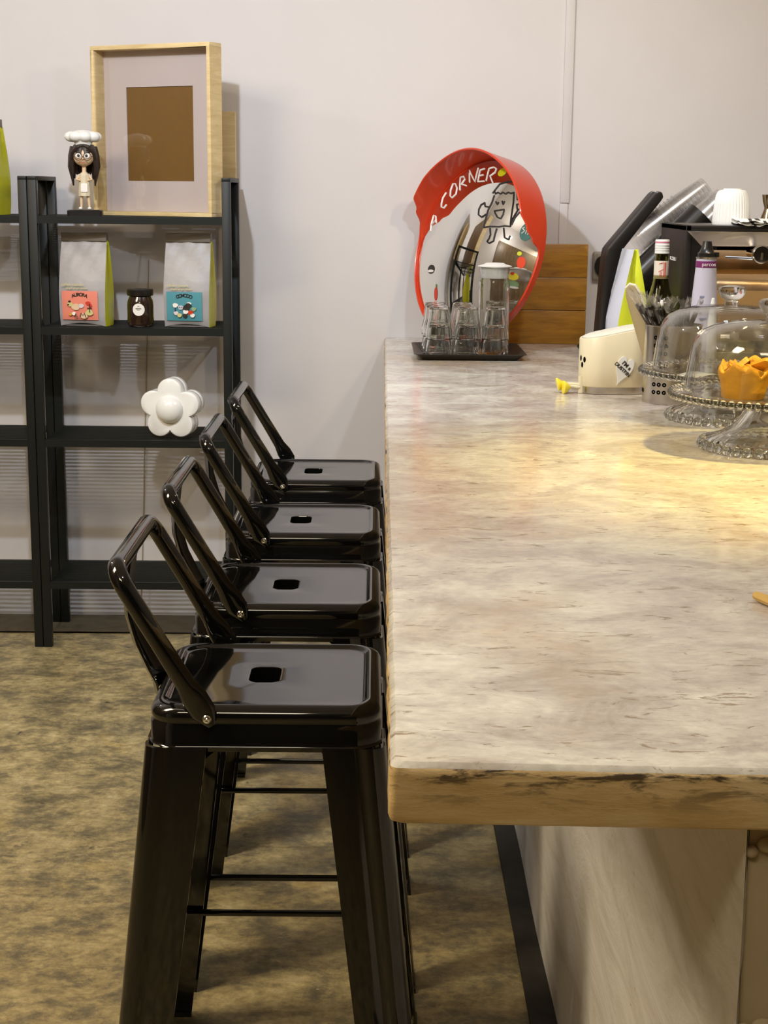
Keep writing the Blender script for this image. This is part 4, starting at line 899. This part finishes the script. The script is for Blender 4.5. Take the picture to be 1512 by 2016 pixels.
def pie(label, loc, rot, m1, m2, sd):
    t = thing('pie', label, 'pie', loc, rot, 'pies under the nearer dome')
    random.seed(sd); ph = [random.uniform(0, 6) for _ in range(4)]
    def rf(a, z): return 1 + .022 * math.sin(5 * a + ph[0] + z * 40) + .016 * math.sin(9 * a + ph[1] - z * 90) + .008 * math.sin(23 * a + ph[2] + z * 200)
    def rl(a): return .006 * math.sin(3 * a + ph[0]) + .004 * math.sin(8 * a + ph[1]) + .0025 * math.sin(19 * a)
    rings = []; prof = [(.033, 0), (.0365, .002), (.0385, .015), (.041, .030), (.0440, .044), (.0455, .050), (.0430, .0545), (.038, .051), (.034, .046)]
    for r, z in prof:
        rings.append([(r * rf(a, z) * math.cos(a), r * rf(a, z) * math.sin(a), z + rl(a) * max(0, (z - .02) / .03)) for a in [2 * PI * k_ / 72 for k_ in range(72)]])
    g = MB(); g.loft(rings); g.build('crust', m1, t, angle=70)
    for q in range(15):
        a = random.uniform(0, 2 * PI); r = random.uniform(0, .030); s_ = random.uniform(.007, .013)
        T = TR(r * math.cos(a), r * math.sin(a), .050 + random.uniform(-.002, .010)) @ Euler((random.uniform(-.9, .9), random.uniform(-.9, .9), a)).to_matrix().to_4x4()
        g = MB(); g.loft([[(x * s_ * 1.6, y * s_, z * s_) for x, y in rrect(1, .8, .4, 3)] for z in (-.35, -.1, .2, .38)], T=T); lab(g.build('topping_chunk', m2, t, bevel=0), 'baked chunk on top of the pie')
    return t
pie('golden crusted pie with rough chunks, left one under the nearer dome', (.638, 2.650, ZK + .0940), 0, M['pie'], M['pie'], 4)
pie('darker nutty pie at the right picture edge under the nearer dome', (.737, 2.655, ZK + .0940), 1, M['pie'], M['pie_dark'], 9)
t = thing('refraction_slip', 'small white paper slip lying on the farther cake stand', 'refraction', (.628, 2.975, ZK + .0945), .3)
g = MB(); g.strip([[(x, -.022, .002 + .003 * math.sin(x * 70)), (x, .022, .0025 + .004 * math.cos(x * 60))] for x in [-.035 + .07 * q / 8 for q in range(9)]]); o = g.build('refraction', M['white'], t); md = o.modifiers.new('solid', 'SOLIDIFY'); md.thickness = .0006  # white slip modelled in place of a refraction from the dome knob

# ------------------------------------------------------------------ espresso machine
t = thing('espresso_machine', 'black and chrome espresso machine at the right edge of the counter', 'espresso machine', (0, 0, 0))
X0 = .706; X1 = 1.42; Y0 = 3.56; Y1 = 3.87; ZT = 1.2610
g = MB(); g.box(X0, X0 + .012, Y0, Y1, ZK + .03, ZT); sp_ = g.build('side_panel', M['brownblack'], t, bevel=.001)
text('lettering', 'ICELI', .011, M['ink_white'], sp_, TR(X0 - .0006, 3.70, 1.180) @ Matrix.Rotation(-PI / 2, 4, 'Z') @ Matrix.Diagonal((3.2, 1, 1, 1)) @ FRONT, .0003, bold=.0003)
g = MB(); g.box(X1 - .012, X1, Y0, Y1, ZK + .03, ZT); g.build('side_panel', M['brownblack'], t, bevel=.001)
g = MB(); g.box(X0 + .012, X0 + .050, Y0 + .002, Y0 + .10, ZK + .03, ZT - .025); g.build('inner_column', M['blackp'], t)
g = MB(); g.box(X0, X1, Y0, Y1, ZT - .0125, ZT); g.build('top_tray', M['blackp'], t, bevel=.0015)
g = MB(); rows = []
for x in (X0 + .004, X0 + .032):
    pass
g.add([(X0 + .002, Y0 - .012, 1.2480), (X1, Y0 - .012, 1.2480), (X1, Y0 + .002, 1.215), (X0 + .036, Y0 + .002, 1.215), (X0 + .002, Y0 + .03, 1.2480), (X1, Y0 + .03, 1.2480), (X1, Y0 + .03, 1.213), (X0 + .036, Y0 + .03, 1.213)], [(0, 1, 2, 3), (4, 7, 6, 5), (0, 4, 5, 1), (3, 2, 6, 7), (0, 3, 7, 4), (1, 5, 6, 2)])
g.build('front_canopy', mat('satin_steel', (.58, .54, .50), .32, 1.), t, bevel=.0015)
g = MB(); rows = []
for z, y in ((1.204, 0.05), (1.19, .06), (1.172, .07), (1.160, .075), (1.150, .045), (1.135, .050), (1.125, .060), (1.11, .075), (1.07, .080), (ZK + .10, .085)):
    rows.append([(x, Y0 + y + .003 * math.sin(x * 17), z) for x in [X0 + .012 + (X1 - X0 - .024) * q / 20 for q in range(21)]])
g.strip(rows); g.build('backsplash', M['copper'], t)
g = MB(); g.box(X0 + .012, X1 - .012, Y0 - .03, Y1, ZK + .012, ZK + .085); g.build('drip_tray', M['steel'], t, bevel=.002)
for x in (X0 + .06, X1 - .06):
    for y in (Y0 + .03, Y1 - .05):
        g = MB(); g.lathe([(.018, .0003), (.018, .012)], 20, (x, y, ZK)); g.build('foot', M['blackp'], t)
g = MB(); g.box(X0 + .1, X1 - .012, Y0 + .13, Y1 - .004, ZK + .085, ZT - .0125); g.build('body_core', M['brownblack'], t)
T = TR(.862, 3.50, 1.200) @ Matrix.Rotation(PI / 2, 4, 'X')
g = MB(); g.lathe([(.010, -.09), (.010, 0), (.0165, .002), (.0205, .006), (.0205, .018), (.018, .021), (.006, .0215)], 32, T=T); kn = g.build('steam_knob', M['chrome'], t)
g = MB(); g.box(-.0025, .0025, -.0225, -.0205, -.012, .004, T=TR(.862, 3.50, 1.200)); g.build('knob_mark', M['steel'], kn)
g = MB(); g.tube([(.890, 3.50, 1.199), (.945, 3.50, 1.198), (.97, 3.49, 1.17), (.975, 3.48, 1.06)], .0045, 10); g.tube([(.79, 3.52, 1.192), (.855, 3.50, 1.190)], .0035, 10); g.build('steam_pipe', M['chrome'], t)
for xg in (1.02, 1.24):
    g = MB(); g.lathe([(.036, 0), (.036, .045), (.030, .05)], 32, (xg, Y0 + .02, 1.12)); g.build('group_head', M['chrome'], t)

# things on top of the machine
t = thing('ribbed_cup', 'white ribbed porcelain cup upside down on the machine top', 'cup', (.834, 3.68, ZT + .0003))
g = MB(); rr_ = lambda a, z: 1 + .018 * math.cos(36 * a) * (.008 < z < .072)
g.lathe([(.0435, 0), (.0440, .002), (.0435, .010), (.0405, .045), (.0375, .068), (.033, .0775), (.026, .080), (.022, .080), (.021, .0830), (.018, .083), (.017, .079), (.002, .079)], 144, rf=rr_); g.build('cup_body', M['porcelain'], t)
t = thing('jigger', 'brassy steel double ended jigger at the right edge on the machine top', 'jigger', (.918, 3.66, ZT + .0003))
g = MB(); g.lathe([(.0215, 0), (.0220, .001), (.0185, .020), (.0125, .036), (.0120, .040), (.0165, .056), (.0185, .070), (.0180, .070), (.0150, .052), (.004, .044)], 40); g.build('jigger_body', mat('brassy_steel', (.34, .26, .17), .18, 1.), t)
t = thing('folded_cloth', 'white cloth with black stripes folded over the machine front', 'cloth', (.880, 3.60, ZT))
random.seed(2)
g = MB()
for lay in range(3):
    rows = []
    for i in range(25):
        x = -.055 + .16 * i / 24; r = []
        for j in range(9):
            v = j / 8; y = -.045 + .10 * v - .005 * lay; z = .0025 + .0045 * lay + .0022 * math.sin(x * 90 + lay * 2 + v * 3) + .0015 * math.sin(x * 210 + j) + .0016
            if j == 0: z -= .003
            r.append((x, y, z))
        rows.append(r)
    for i in range(24):
        g.cur = 1 if (i + lay) % 5 == 0 else 0; g.strip(rows[i:i + 2])
o = g.build('cloth', [M['white'], M['ink']], t, angle=80); md = o.modifiers.new('solid', 'SOLIDIFY'); md.thickness = .0018

# bamboo stick on the counter
t = thing('wooden_stick', 'short end of a wooden stick entering at the right picture edge', 'stick', (.424, 1.648, ZK + .006))
g = MB(); a = Vector((0, 0, 0)); b = Vector((.085, -.24, 0)); g.tube([a, a + (b - a) * .04, b], [.005, .0062, .0062], 8, flat=(.9, 1.0)); g.build('stick', M['bamboo'], t)
bpy.context.view_layer.update()
